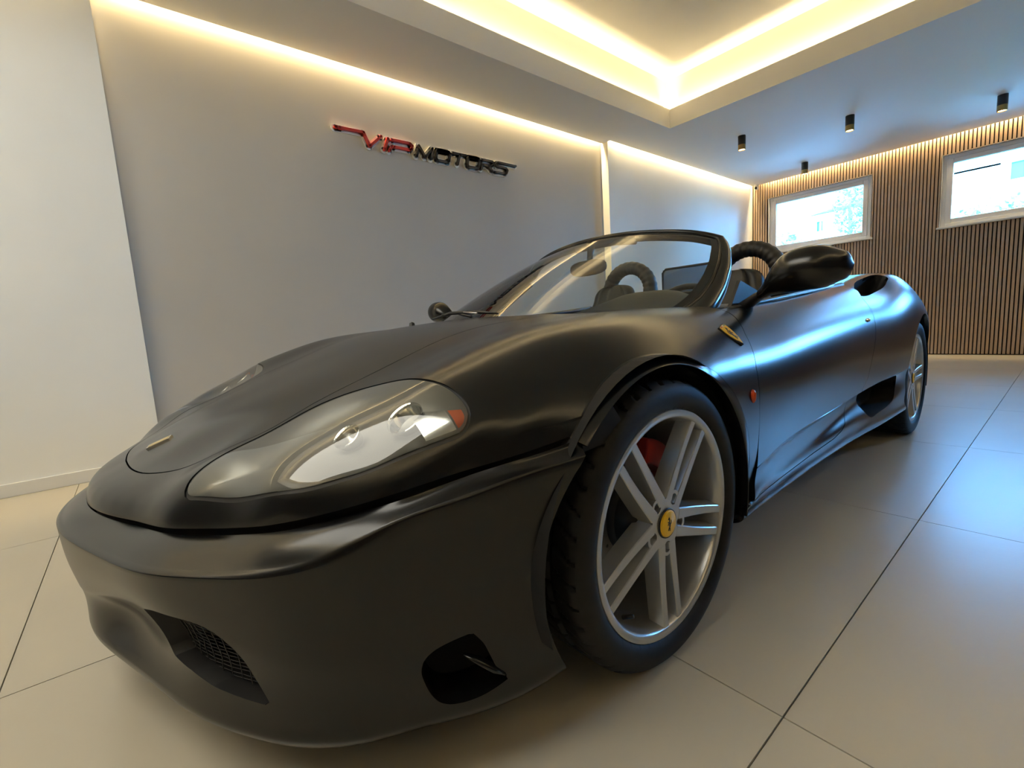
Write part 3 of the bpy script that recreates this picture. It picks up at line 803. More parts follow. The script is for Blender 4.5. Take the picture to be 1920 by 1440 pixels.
# doors, quarters, sills
OV = curve([(1.645, .826), (1.72, .820), (1.9, .788), (2.09, .767), (2.24, .772), (2.32, .80), (2.325, .83), (2.27, .847), (2.19, .854), (2.06, .853), (1.91, .8545), (1.78, .855), (1.70, .842)], 90, closed=True)
DL = np.array([(.30, .60), (.393, .50), (.393, .365), (.376, .285), (.372, .262), (.577, .270), (.876, .279), (1.09, .282), (1.19, .291), (1.26, .306), (1.31, .33), (1.355, .36), (1.385, .385), (1.41, .43), (1.41, .60)])
IN = curve([(1.59, .374), (1.75, .380), (1.9, .390), (2.045, .402), (2.095, .398), (2.11, .375), (2.085, .325), (2.04, .295), (1.95, .277), (1.83, .270), (1.70, .268), (1.60, .275), (1.565, .30), (1.56, .345)], 80, closed=True)
g = .0018
for s in (False, True):
    A, F = clip(SA, SF, xd(SA[:, 2])-SA[:, 0]+g*1.4)
    top = lambda A: A[:, 1]
    D, DF = clip(A, F, A[:, 0]-xr(A[:, 2])+g)
    D, DF = clip(D, DF, .757-D[:, 1]*1.0 if False else np.where(D[:, 0] < 1.85, .770-D[:, 1]-np.clip((D[:, 0]-1.2)*.03, 0, .03), -1))
    door = panel('door', D, DF, M['body'], car, lip=.02, mirror=s)
    Q2, QF = clip(A, F, xr(A[:, 2])-A[:, 0]+g)
    Q2, QF = clip(Q2, QF, R1 and np.where(Q2[:, 1] > .5, .366-rad(Q2, R1), -1))
    hole = lambda A: np.where(A[:, 2] > .78, sdf(A[:, :2], OV), 1.)
    Q2, QF = clip(Q2, QF, -hole(Q2))
    quarter = panel('rear_quarter', Q2, QF, M['body'], car, lip=.018, mirror=s)
    H, HF = clip(SA, SF, np.where(SA[:, 2] > .78, sdf(SA[:, :2], OV), 1.)); 
    dk = H.copy(); dk[:, 2] -= .10; dk[:, 1] -= .035; panel('intake_core', dk, HF, M['void'], car, lip=0, mirror=s)
    E = border(HF); k = len(H); V = np.concatenate([H[:, :3], dk[:, :3]])
    W_ = np.concatenate([np.c_[E[:, 0], E[:, 1], E[:, 1]+k], np.c_[E[:, 0], E[:, 1]+k, E[:, 0]+k]])
    us, inv = np.unique(W_, return_inverse=True); Wf = inv.reshape(W_.shape)
    panel('shoulder_duct', with_normals(V[us], Wf), Wf, M['trim'], car, lip=0, mirror=s)
    # lower door skin
    L, LFc = clip(LA, LF, sdf(LA[:, [0, 2]], DL)+g)
    panel('door_scoop', L, LFc, M['body'], door, lip=.014, mirror=s)
    L, LFc = clip(LA, LF, -sdf(LA[:, [0, 2]], DL)+g*.6)
    L, LFc = clip(L, LFc, np.where(L[:, 2] > .255, .40-L[:, 0], -1))
    L, LFc = clip(L, LFc, -sdf(L[:, [0, 2]], IN))
    L, LFc = clip(L, LFc, .366-rad(L, R1)); L, LFc = clip(L, LFc, .352-rad(L, R0))
    panel('side_sill', L, LFc, M['body'], car, lip=.012, mirror=s)
    H, HF = clip(LA, LF, sdf(LA[:, [0, 2]], IN)); dk = H.copy(); dk[:, 1] -= .10; dk[:, 0] += .02
    panel('intake_core', dk, HF, M['void'], car, lip=0, mirror=s)
    E = border(HF); k = len(H); V = np.concatenate([H[:, :3], dk[:, :3]])
    W_ = np.concatenate([np.c_[E[:, 0], E[:, 1], E[:, 1]+k], np.c_[E[:, 0], E[:, 1]+k, E[:, 0]+k]])
    us, inv = np.unique(W_, return_inverse=True); Wf = inv.reshape(W_.shape)
    panel('side_duct', with_normals(V[us], Wf), Wf, M['trim'], car, lip=0, mirror=s)
    # lock cylinder
    sg = -1 if s else 1
    MB(True).lathe([(0, .004), (.006, .004), (.008, 0), (.008, -.01)], 16, 'y', (1.555, .926*sg, .70)).build('door_lock', M['chrome'], door, smooth=True)
    m = MB(True).lathe([(0, .007), (.010, .006), (.016, .003), (.0185, -.002), (.0185, -.006)], 24, 'y', (0, 0, 0))
    o = m.build('side_marker', M['amber'], car, smooth=True); o.location = (.359, -.9445*sg, .55); o.scale = (.62, sg, 1)
# rear deck and tail
DX = [1.92, 2.1, 2.4, 2.7, 3.0, 3.3, 3.45]
dp = []
for x in DX:
    j = np.interp(x, SX, np.arange(len(SX))); i = int(j); t_ = j-i; e0 = np.array(SP[i][0]); e1 = np.array(SP[min(i+1, len(SX)-1)][0]); ey, ez = e0*(1-t_)+e1*t_
    zc = np.interp(x, DX, [.905, .925, .955, .97, .965, .945, .93])
    dp.append(curve([(x, -ey, ez), (x, -ey*.66, ez*.35+zc*.65), (x, -ey*.3, zc-.002), (x, 0, zc), (x, ey*.3, zc-.002), (x, ey*.66, ez*.35+zc*.65), (x, ey, ez)], 40))
V = np.array(dp); V = nspline(DX, V)(np.linspace(1.92, 3.45, 60)).reshape(-1, 3); Fg = grid_faces(60, 40); AA = with_normals(V, Fg)
if AA[:, 5].sum() < 0: Fg = Fg[:, ::-1]; AA[:, 3:6] *= -1
panel('engine_cover', AA, Fg, M['body'], car, lip=.02)
tl = [(3.45, y, z) for y, z in [(-.44, .92), (-.57, .865), (-.67, .73), (-.69, .54), (-.68, .42), (-.6, .30), (0, .28), (.6, .30), (.68, .42), (.69, .54), (.67, .73), (.57, .865), (.44, .92), (0, .93)]]
m = MB(True).add(tl+[(3.47, .9*y, z) for _, y, z in tl], [(i, (i+1) % 14, 14+(i+1) % 14, 14+i) for i in range(14)]+[tuple(range(14, 28))])
fixn(m.build('tail_panel', M['body'], car))
# floor pan and wheel housings keep light from leaking through
m = MB(True).box(-.68, 3.35, -.55, .55, .13, .145); m.build('floor_pan', M['void'], car)
for sg in (1, -1):
    for c, r in ((R0, .372), (R1, .378)):
        m = MB(True); m.lathe([(r, .925 if c is R0 else .93), (r, .60), (.05, .58)], 40, 'y', (c[0], 0, c[1]), -.25, PI+.25)
        if sg < 0: m.V = [(x, -y, z) for x, y, z in m.V]; m.F = [f[::-1] for f in m.F]
        m.build('wheel_housing', M['void'], car)

# ------------------------------------------------------------------ windscreen and frame
WB2 = nspline(np.linspace(-1, 1, 2*len(WBH)-1), np.array([(x, -y, z) for x, y, z in WBH[:0:-1]]+WBH))
WB2 = curve([(x, -y, z) for x, y, z in WBH[:0:-1]]+WBH, 161); GT = curve([(x, -y, z) for x, y, z in GTH[:0:-1]]+GTH, 161)
tt_ = np.linspace(0, 1, 41)[:, None, None]
Gx = WB2[None]*(1-tt_)+GT[None]*tt_ + np.array([-.55, 0, .83])*(np.sin(tt_*PI)*.016)
yE = lambda z: np.interp(z, [.76, .785, .82, .85, .895, .957, 1.014, 1.05, 1.075], [.632, .640, .648, .645, .636, .614, .583, .557, .53])
Gs = np.zeros((41, 81, 3)); sg_ = np.linspace(0, 160, 161); se = []
for k in range(41):
    r_ = Gx[k]; d_ = np.abs(r_[80:, 1])-yE(r_[80:, 2]); j = np.argmax(d_ > 0) if (d_ > 0).any() else 80
    se.append(j-1+d_[j-1]/(d_[j-1]-d_[j]) if 0 < j < 80 else 80)
se = np.array(se); se = np.convolve(np.pad(se, 2, mode='edge'), np.ones(5)/5, 'valid')
for k in range(41):
    q_ = 80+np.linspace(-1, 1, 81)*se[k]
    for c_ in range(3): Gs[k, :, c_] = np.interp(q_, sg_, Gx[k, :, c_])
V = Gs.reshape(-1, 3); Fg = grid_faces(41, 81); AA = with_normals(V, Fg)
if AA[:, 5].sum() < 0: Fg = Fg[:, ::-1]; AA[:, 3:6] *= -1
panel('windscreen', AA, Fg, M['windscreen'], car, lip=0)
edge = np.concatenate([Gs[:, 0], Gs[-1, 1:], Gs[::-1, -1][1:]])
def strip(name, rows, m, smooth=True, thick=0.):
    V = np.concatenate(rows); n = len(rows[0]); Fg = grid_faces(len(rows), n); AA = with_normals(V, Fg)
    if AA[:, 3:6].dot([-.6, 0, .8]).sum() < 0: Fg = Fg[:, ::-1]; AA[:, 3:6] *= -1
    return panel(name, AA, Fg, m, car, lip=0)
inn = np.concatenate([Gs[:, 2], Gs[-2, 3:-3], Gs[::-1, -3]])
e2 = np.concatenate([Gs[:, 0], Gs[-1, 3:-3], Gs[::-1, -1]])
strip('glass_border', [e2+[.003, 0, -.004], inn+[.003, 0, -.004]], M['trim'])
# frame: glass edge -> face -> rounded outer edge -> back
fr = []
PG = edge
n_ = len(PG)
tang = np.gradient(PG, axis=0); tang /= np.linalg.norm(tang, axis=1, keepdims=True)
VN = vnormals(V, Fg).reshape(41, 81, 3)
NG = np.concatenate([VN[:, 0], VN[-1, 1:], VN[::-1, -1][1:]])
if NG[:, 2].mean() < 0: NG = -NG
side_ = np.cross(NG, tang); 
if (side_[15] @ np.array([0, -1., 0])) < 0: side_ = -side_
k5 = np.ones(13)/13
side_ = np.stack([np.convolve(np.pad(side_[:, i], 6, mode='edge'), k5, 'valid') for i in range(3)], 1); side_ /= np.linalg.norm(side_, axis=1, keepdims=True)
s_ = np.abs(np.linspace(-1, 1, n_))
arc = chord(PG); half = arc[-1]/2; dmid = np.abs(arc-half)
wdt = np.interp(dmid, [0, .35, .50, .60, .80, 1.0, 1.2], [.020, .022, .030, .046, .060, .075, .095])
def off(a, b): return PG + side_*(wdt*a)[:, None] + NG*b
cap = [off(0, -.004), off(.02, .003), off(.12, .0045), off(.14, .001), off(.2, .001), off(.22, .006), off(.45, .010), off(.72, .009), off(.90, .002), off(1.0, -.010), off(1.0, -.024), off(.8, -.036), off(.2, -.036), off(0, -.02)]
strip('windscreen_frame', cap, M['body'])
for s in (1, -1):    # weather strips along the rear of the pillar
    q = PG[2:38] if s < 0 else PG[::-1][2:38]; sd = side_[2:38] if s < 0 else side_[::-1][2:38]; w_ = wdt[2:38][:, None]
    ng = NG[2:38] if s < 0 else NG[::-1][2:38]
    m = MB(True).tube([tuple(a) for a in (q+sd*(w_*1.02)-ng*.030)], .008, 8); m.tube([tuple(a) for a in (q+sd*(w_*1.0)-ng*.048)], .009, 8)
    m.build('weather_strip', M['trim'], car, smooth=True)
# cowl tray and dashboard
ck = np.c_[COWL, np.interp(np.abs(COWL[:, 1]), [0, .3, .54, .70], [.800, .793, .787, .775])]
strip('cowl_panel', [ck+[-.02, 0, -.004], ck+[.012, 0, -.010], np.c_[ck[:, :2]*[1, .97]+[.10, 0], ck[:, 2]-.012]], M['trim'])
dz = lambda y: .792
dr = []
for yv in np.linspace(-.70, .70, 41):
    b0 = np.interp(abs(yv), [0, .15, .3, .43, .54, .615, .70], [.19, .20, .24, .29, .37, .55, .70])
    hump = .045*math.exp(-((yv-.36)/.17)**4)
    dr.append(curve([(b0, yv, .785), (b0*.55+.40, yv, .792+hump*.5), (.86, yv, .800+hump*1.6), (.93, yv, .790+hump*1.2), (.955, yv, .74), (.94, yv, .62), (.90, yv, .45)], 36))
V = np.array(dr).reshape(-1, 3); Fg = grid_faces(41, 36); AA = with_normals(V, Fg)
if AA[:, 5].sum() < 0: Fg = Fg[:, ::-1]; AA[:, 3:6] *= -1
panel('dashboard', AA, Fg, M['dash'], car, lip=0)
# inner tub
m = MB(True)
m.box(.85, 1.95, -.76, -.74, .20, .80).box(.85, 1.95, .74, .76, .20, .80).box(.70, 1.95, -.75, .75, .18, .2).box(1.78, 1.80, -.75, .75, .2, .86).box(.60, 1.8, -.12, .12, .2, .48)
m.box(1.70, 1.95, -.68, .68, .84, .87)
m.build('cabin_tub', M['trim'], car, bevel=.01)
for sg in (1, -1):
    m = MB(True)
    m.tube([(x, .765*sg, z) for x, z in ((.60, .772), (.8, .792), (1.0, .803), (1.3, .822), (1.6, .846), (1.78, .862))], .014, 10)
    m.build('door_sill_seal', M['trim'], car, smooth=True)
    m = MB(True).tube([(.60, .775*sg, .779), (.8, .782*sg, .797), (1.0, .787*sg, .812), (1.3, .783*sg, .832), (1.55, .775*sg, .850), (1.68, .765*sg, .862)], .006, 6)
    m.build('belt_moulding', M['trimshine'] if 'trimshine' in M else M['trim'], car, smooth=True)
# seats
def seat(sg):
    cy = .37*sg
    def body(rows):
        pr = np.array([curve(r, 21) for r in rows]); pr = nspline(np.arange(len(rows)), pr)(np.linspace(0, len(rows)-1, 40)); V = pr.reshape(-1, 3); Fg = grid_faces(40, 21); AA = with_normals(V, Fg)
        if AA[:, 3].sum() > 0: Fg = Fg[:, ::-1]; AA[:, 3:6] *= -1
        return AA, Fg
    rows = []
    for z, xf, w, d in ((.34, 1.30, .25, .10), (.5, 1.36, .255, .11), (.65, 1.42, .25, .11), (.78, 1.47, .215, .10), (.86, 1.50, .15, .09), (.92, 1.515, .135, .085), (.965, 1.53, .10, .07), (.98, 1.545, .04, .03)):
        rows.append([(xf+d, cy-w*.2, z), (xf+d*.8, cy-w*.9, z), (xf, cy-w, z), (xf-.02, cy-w*.7, z), (xf+.025, cy-w*.45, z), (xf+.02, cy, z), (xf+.025, cy+w*.45, z), (xf-.02, cy+w*.7, z), (xf, cy+w, z), (xf+d*.8, cy+w*.9, z), (xf+d, cy+w*.2, z)])
    AA, Fg = body(rows); st = empty('seat', parent=car); panel('backrest', AA, Fg, M['leather'], st, lip=0)
    m = MB(True).box(.95, 1.36, cy-.25, cy+.25, .22, .38); m.build('cushion', M['leather'], st, bevel=.04)
seat(1); seat(-1)
# roll hoops behind the seats, leather wrapped with a stitched inner edge
for sg in (1, -1):
    cy = .37*sg; pts = []; rads = []
    for a in np.linspace(-.06, 1.06, 110):
        th = PI*(1-a); pts.append((1.70, cy+.155*math.cos(th)*(1.0), .945+.145*math.sin(th) if 0 <= a <= 1 else .945+1.9*min(a, 1-a)))
        rads.append(.040*(1+.035*math.sin(a*95)))
    MB(True).tube(pts, rads, 16, ell=1.25).build('roll_hoop', M['leather'], car, smooth=True)
# wind deflector between the hoops
m = MB(True)
w = [(-.14, .90), (.15, .90), (.165, .915), (.165, 1.035), (.15, 1.05), (-.12, 1.05), (-.14, 1.03)]
m.tube([(1.72, y, z) for y, z in w+w[:2]], .007, 8)
wd = m.build('wind_deflector', M['trim'], car, smooth=True)
MB(True).box(1.718, 1.721, -.138, .163, .90, 1.047).build('deflector_pane', M['smoke'] if 'smoke' in M else M['windscreen'], wd)
# steering wheel
tk = [(1.02+.32*.18*math.sin(a)*-.0, .36+.18*math.cos(a), .72+.175*math.sin(a)) for a in np.linspace(0, 2*PI, 49)]
tk = [(x+(z-.72)*.45, y, z) for x, y, z in tk]
sw_ = MB(True).tube(tk, .014, 10, cap=False).build('steering_wheel', M['leather'], car, smooth=True)
m = MB(True)
for a in (PI*1.5, .15, PI-.15): m.tube([(1.0, .36, .72), (1.02+.175*math.sin(a)*.45, .36+.17*math.cos(a), .72+.165*math.sin(a))], .012, 8)
m.lathe([(0, -.03), (.05, -.025), (.06, 0), (.05, .02), (0, .02)], 24, 'x', (1.0, .36, .72)); m.build('wheel_spokes', M['trim'], sw_, smooth=True)
# interior mirror and its mount
m = MB(True)
V = []; n = 20
for a, sc in ((-.022, .55), (-.018, .9), (0, 1.0), (.014, .93), (.018, .6)):
    for j in range(n):
        an = 2*PI*j/n; ca, sa = math.cos(an), math.sin(an)
        V.append((.83+a, .02+.105*sc*math.copysign(abs(ca)**.7, ca), 1.012+.036*sc*math.copysign(abs(sa)**.7, sa)))
m.add(V, [(i*n+j, i*n+(j+1) % n, (i+1)*n+(j+1) % n, (i+1)*n+j) for i in range(4) for j in range(n)]+[tuple(range(n))[::-1], tuple(4*n+j for j in range(n))])
m.tube([(.84, .02, 1.03), (.85, .02, 1.08), (.872, .01, 1.13)], [.012, .014, .022], 10)
m.tube([(.895, -.10, 1.118), (.905, .0, 1.123), (.905, .12, 1.120), (.92, .22, 1.108)], .018, 10)
fixn(m.build('interior_mirror', M['trim'], car, smooth=True))
# wipers
def wiper(base, tip, name):
    m = MB(True); b, t = Vector(base), Vector(tip)
    m.tube([b, b.lerp(t, .5)+Vector((0, 0, .012)), t], [.006, .005, .004], 8)
    return m
w1 = wiper((.15, .02, .812), (.185, -.24, .832), 'a').tube([(.165, .16, .815), (.155, .05, .828), (.165, -.14, .834), (.235, -.40, .822)], [.004, .007, .008, .004], 6).build('wiper', M['trim'], car, smooth=True)
MB(True).tube([(.14, .07, .822), (.15, -.03, .832)], [.004, .003], 8).build('wiper_arm', M['alloy'], w1, smooth=True)
MB(True).lathe([(0, .022), (.010, .018), (.013, 0), (.013, -.01)], 16, 'z', (.03, -.22, .787)).build('washer_nozzle', M['trim'], car, smooth=True)
# door mirrors
def mirror(s):
    sg = -1 if s else 1
    # housing: elongated shell, closed front, flat glass at the back
    cs = [  # y, x centre, z centre, half depth, half height
        (.835, .66, .818, .012, .012), (.855, .655, .828, .026, .022), (.88, .645, .848, .044, .036), (.91, .635, .866, .058, .052), (.95, .63, .875, .066, .061), (.99, .632, .878, .066, .061), (1.03, .640, .878, .058, .054), (1.058, .652, .877, .042, .040), (1.073, .662, .876, .022, .022), (1.078, .668, .876, .004, .004)]
    n = 28; rows = []
    for y, xc, zc, dx, dz_ in cs:
        rows.append([(xc+dx*(math.cos(2*PI*j/n) if math.cos(2*PI*j/n) < 0 else .45*math.cos(2*PI*j/n)), y*sg, zc+dz_*math.sin(2*PI*j/n)) for j in range(n)])
    P = nspline([c_[0] for c_ in cs], np.array(rows))(np.linspace(cs[0][0], cs[-1][0], 44)); V = P.reshape(-1, 3)
    V[:, 2] = V[:, 2] + .0
    m = MB(True).add([tuple(v) for v in V], [(i*n+j, i*n+(j+1) % n, (i+1)*n+(j+1) % n, (i+1)*n+j) for i in range(43) for j in range(n)]+[tuple(range(n)), tuple(43*n+j for j in range(n))[::-1]])
    mo = m.build('side_mirror', M['body'], car, smooth=True); fixn(mo)
    m = MB(True).tube([(.70, .765*sg, .775), (.69, .80*sg, .797), (.672, .835*sg, .815), (.655, .87*sg, .828), (.648, .91*sg, .832)], [.030, .026, .022, .020, .012], 14, ell=.62)
    m.build('mirror_stalk', M['trim'], mo, smooth=True)
    m = MB(True).prism([(.62, .772), (.86, .80), (.84, .835), (.70, .87)], lambda u, v, h: (u, (.765-h)*sg, v), 0, .012); fixn(m.build('mirror_base', M['trim'], mo))
mir(mirror)

# ------------------------------------------------------------------ badges
HORSE = [(-.28, .62), (-.31, .70), (-.16, .80), (-.05, .93), (0, .82), (.08, .70), (.13, .50), (.14, .30), (.11, .06), (.19, .02), (.31, .10), (.37, .30), (.34, .48), (.44, .42), (.49, .20), (.42, -.03), (.26, -.12), (.22, -.20), (.21, -.36), (.11, -.52), (.17, -.66), (.11, -.86), (.18, -.95), (.01, -.95), (.03, -.80), (.04, -.66), (-.03, -.52), (-.09, -.44), (-.20, -.58), (-.28, -.76), (-.38, -.84), (-.20, -.84), (-.34, -.60) if False else (-.17, -.66), (-.02, -.40), (-.05, -.18), (-.03, .0), (-.10, .06), (-.25, -.02), (-.33, -.14), (-.40, -.10), (-.28, .06), (-.12, .16), (-.30, .22), (-.44, .34), (-.40, .38), (-.26, .32), (-.07, .30), (-.04, .50), (-.12, .62)]
def flat(name, poly, fr_, h0, h1, m, parent):
    c, u, v, nn = fr_
    mb = MB(True); pts = poly
    mb.prism(pts, lambda a, b, hh: tuple(np.asarray(c)+np.asarray(u)*a+np.asarray(v)*b+np.asarray(nn)*hh), h0, h1)
    o = mb.build(name, m, parent); fixn(o); return o
def shield_poly(sc):
    top = [(-.5, .62), (0, .68), (.5, .62)]
    right = [(.54, .2), (.48, -.2), (.32, -.6), (0, -1.0)]
    L_ = [(-x, y) for x, y in right[:-1]][::-1]
    P = top+right+L_
    return [(x*sc, y*sc) for x, y in P]
def badge(s):
    sg = -1 if s else 1
    i = np.argmin(((CA[:, :3]-np.array([.385, .872*sg, .712]))**2).sum(1))
    c = CA[i, :3]; nn = CA[i, 3:6]; up = np.array([-.25, -.35*sg, .9]); up -= nn*(up@nn); up /= np.linalg.norm(up); u = np.cross(up, nn); u /= np.linalg.norm(u)
    e = empty('shield_badge', parent=car)
    flat('badge_border', shield_poly(.047), (c, u, up, nn), -.004, .0018, M['horse'], e)
    flat('badge_field', shield_poly(.042), (c, u, up, nn), -.003, .0028, M['yellow'], e)
    flat('badge_band', [(-.019, .0225), (-.006, .0238), (-.006, .0265), (-.0195, .0252)], (c, u, up, nn), 0, .0032, M['badgegreen'], e)
    flat('badge_band', [(-.006, .0238), (.006, .0238), (.006, .0265), (-.006, .0265)], (c, u, up, nn), 0, .0032, M['base'], e)
    flat('badge_band', [(.006, .0238), (.019, .0225), (.0195, .0252), (.006, .0265)], (c, u, up, nn), 0, .0032, M['red'], e)
    flat('emblem', [(x*.024, y*.024-.004) for x, y in HORSE], (c, u, up, nn), 0, .0036, M['horse'], e)
M['badgegreen'] = mat('badge_green', (.02, .22, .06), .4)
mir(badge)
i = np.argmin(((CA[:, :3]-np.array([-.82, .028, .54]))**2).sum(1)); c = CA[i, :3]; nn = CA[i, 3:6]
u = np.array([1., .45, 0]); u -= nn*(u@nn); u /= np.linalg.norm(u); v = np.cross(nn, u)
nb = empty('nose_badge', parent=car)
flat('badge_frame', [(-.028, -.011), (.028, -.011), (.028, .011), (-.028, .011)], (c, u, v, nn), -.004, .004, M['chrome'], nb)
flat('badge_field', [(-.024, -.008), (.024, -.008), (.024, .008), (-.024, .008)], (c, u, v, nn), 0, .0045, M['badgeglint'] if 'badgeglint' in M else M['yellow'], nb)

# ------------------------------------------------------------------ wheels
def tyre_mesh(rt, width):
    n = 420; w = width
    prof = [(.2515, -.006), (.2535, -.001), (.262, .006), (.272, .010), (.284, .0105), (rt-.018, .006), (rt-.009, -.002), (rt-.004, -.010)]
    m_ = 30
    prof += [(rt-.0012*abs(2*k/m_-1)**3, -.016-(w-.022)*k/m_) for k in range(m_+1)]
    prof += [(rt-.006, -w+.002), (rt-.02, -w-.012), (rt-.04, -w-.016), (.27, -w-.012), (.252, -w)]
    P = np.array(prof); th = np.linspace(0, 2*PI, n, endpoint=False)
    r = np.repeat(P[:, :1], n, 1); y = np.repeat(P[:, 1:], n, 1); T = np.tile(th, (len(P), 1))
    tread = (y < -.004) & (y > -w+.0)
    yy = -y/w
    grv = np.zeros_like(r)
    for c_ in (.27, .5, .73): grv = np.maximum(grv, np.clip(1-np.abs(yy-c_)/.035, 0, 1)*2)
    ph = (T/(2*PI)*44 + np.where(yy < .5, yy*3.0+.0, (1-yy)*3.0)) % 1
    sl = np.clip(1-np.abs(ph-.5)/.10, 0, 1)*2
    shoulder = (yy < .25) | (yy > .75)
    grv = np.maximum(grv, np.where(shoulder, sl, np.where((yy > .3) & (yy < .47), sl*.8, 0)))
    r = r - np.where(tread, np.clip(grv, 0, 1)*.0065*np.clip((-y-.002)/.008, 0, 1), 0)
    V = np.stack([r*np.cos(T), y, r*np.sin(T)], -1).reshape(-1, 3)
    F = [(i*n+j, (i+1)*n+j, (i+1)*n+(j+1) % n, i*n+(j+1) % n) for i in range(len(P)-1) for j in range(n)]
    return V, F
def spoke_mesh(side, ph):
    """one bar of a twin spoke; local plane coords, y outboard"""
    rows = []
    for k in range(15):
        t = k/14; r = .048+(.2385-.048)*t
        lat = side*(.0195+.0080*t+.002*math.sin(PI*t))
        wt = .0112+.0045*(1-t)**2; wb = wt+.003
        yt = -.010+.0075*t**2; yb = -.050+.012*t
        c, s = math.cos(ph), math.sin(ph)
        P = []
        for (l, y) in ((lat-wb, yb), (lat-wt, yt-.010), (lat-wt*.86, yt-.0015), (lat-wt*.7, yt), (lat+wt*.7, yt), (lat+wt*.86, yt-.0015), (lat+wt, yt-.010), (lat+wb, yb)):
            P.append((r*c-l*s, y, r*s+l*c))
        rows.append(P)
    V = [p for r_ in rows for p in r_]; m = 8
    F = [(i*m+j, i*m+j+1, (i+1)*m+j+1, (i+1)*m+j) for i in range(14) for j in range(7)]+[tuple(range(m)), tuple(14*m+j for j in range(m))[::-1]]
    return V, F
def wheel(cx, yrim, cz, rt, width, phase, s, src={}):
    sg = -1 if s else 1
    e = empty('wheel', (cx, -yrim*sg, cz), parent=car)
    if s: e.rotation_euler = (0, 0, PI)
    def put(name, key, make):
        if key in src: o = bpy.data.objects.new(name, src[key]); link(o, e)
        else: o = make(); src[key] = o.data
        return o
    def mk_t():
        V, F = tyre_mesh(rt, width); o = MB(True).add(V.tolist(), F).build('tyre', M['rubber'], e, smooth=True); fixn(o); sharp(o, 35); return o
    put('tyre', ('t', rt), mk_t)
    def mk_r():
        o = MB(True).lathe([(.2525, -.014), (.2535, -.003), (.2515, .000), (.246, .0006), (.238, -.0003), (.2345, -.003), (.2325, -.009), (.230, -.024), (.226, -.055), (.223, -.10), (.219, -.16), (.24, -.19), (.25, -.20)], 120, 'y').build('rim', M['alloy'], e, smooth=True); fixn(o); sharp(o, 50); return o
    put('rim', 'rim', mk_r)
    for k in range(5):
        ph = math.radians(phase+72*k)
        for sd in (1, -1):
            def mk_s():
                V, F = spoke_mesh(sd, ph); o = MB(True).add(V, F).build('spoke', M['alloy'], e); fixn(o); sharp(o, 28); return o
            put('spoke', ('s', k, sd, phase), mk_s)
    # hub face with five lug holes
    def mk_h():
        gx = np.arange(-.082, .0821, .002); Q = np.stack(np.meshgrid(gx, gx, indexing='ij'), -1).reshape(-1, 2)
        V = np.c_[Q[:, 0], -.0104-.0*Q[:, 0], Q[:, 1]]; F = grid_faces(len(gx), len(gx)); A = np.c_[V, np.tile([0, 1., 0], (len(V), 1))]
        if np.cross(V[F[0, 1]]-V[F[0, 0]], V[F[0, 2]]-V[F[0, 0]])[1] < 0: F = F[:, ::-1]
        ang = np.arctan2(A[:, 2], A[:, 0]); pk = np.cos(5*(ang-math.radians(phase)))
        A, F = clip(A, F, np.hypot(A[:, 0], A[:, 2])-(.066+.010*pk))
        for k in range(5):
            ph = math.radians(phase+72*k); A, F = clip(A, F, .0128-np.hypot(A[:, 0]-.0555*math.cos(ph), A[:, 2]-.0555*math.sin(ph)))
        o = panel('hub', A, F, M['alloy'], e, lip=.034); return o
    put('hub', ('h', phase), mk_h)
    put('hub_back', 'hb', lambda: MB(True).lathe([(0, -.042), (.07, -.042), (.085, -.06), (.085, -.13)], 40, 'y').build('hub_back', M['trim'], e, smooth=True))
    cap_ = put('center_cap', 'cap', lambda: MB(True).lathe([(0, -.0035), (.027, -.0038), (.0300, -.006), (.0305, -.0105)], 40, 'y').build('center_cap', M['yellow'], e, smooth=True))
    put('cap_ring', 'capr', lambda: MB(True).lathe([(.0303, -.0075), (.0325, -.0065), (.0335, -.0095), (.0335, -.012)], 40, 'y').build('cap_ring', M['horse'], e, smooth=True))
    def mk_e():
        mb = MB(True).prism([(-x*.017, y*.017) for x, y in HORSE], lambda a, b, hh: (a*-1, hh, b), -.005, -.0028); o = mb.build('emblem', M['horse'], e); fixn(o); return o
    put('emblem', 'emb', mk_e)
    # drilled disc and caliper
    def mk_d():
        gx = np.arange(-.168, .1681, .0032); Q = np.stack(np.meshgrid(gx, gx, indexing='ij'), -1).reshape(-1, 2)
        V = np.c_[Q[:, 0], np.full(len(Q), -.105), Q[:, 1]]; F = grid_faces(len(gx), len(gx)); A = np.c_[V, np.tile([0, 1., 0], (len(V), 1))]
        if np.cross(V[F[0, 1]]-V[F[0, 0]], V[F[0, 2]]-V[F[0, 0]])[1] < 0: F = F[:, ::-1]
        rr_ = lambda A: np.hypot(A[:, 0], A[:, 2])
        A, F = clip(A, F, rr_(A)-.165); A, F = clip(A, F, .09-rr_(A))
        H = []
        for k in range(48): H.append((.104+.0155*(k % 4), 2*PI*k/48+(k % 4)*.03))
        d = np.full(len(A), 1.)
        for r_, a_ in H: d = np.minimum(d, np.hypot(A[:, 0]-r_*math.cos(a_), A[:, 2]-r_*math.sin(a_))-.0042)
        A, F = clip(A, F, -d)
        return panel('brake_disc', A, F, M['disc'], e, lip=.025)
    put('brake_disc', 'disc', mk_d)
    put('disc_hat', 'hat', lambda: MB(True).lathe([(.06, -.085), (.086, -.088), (.092, -.108), (.092, -.14)], 48, 'y').build('disc_hat', M['trim'], e, smooth=True))
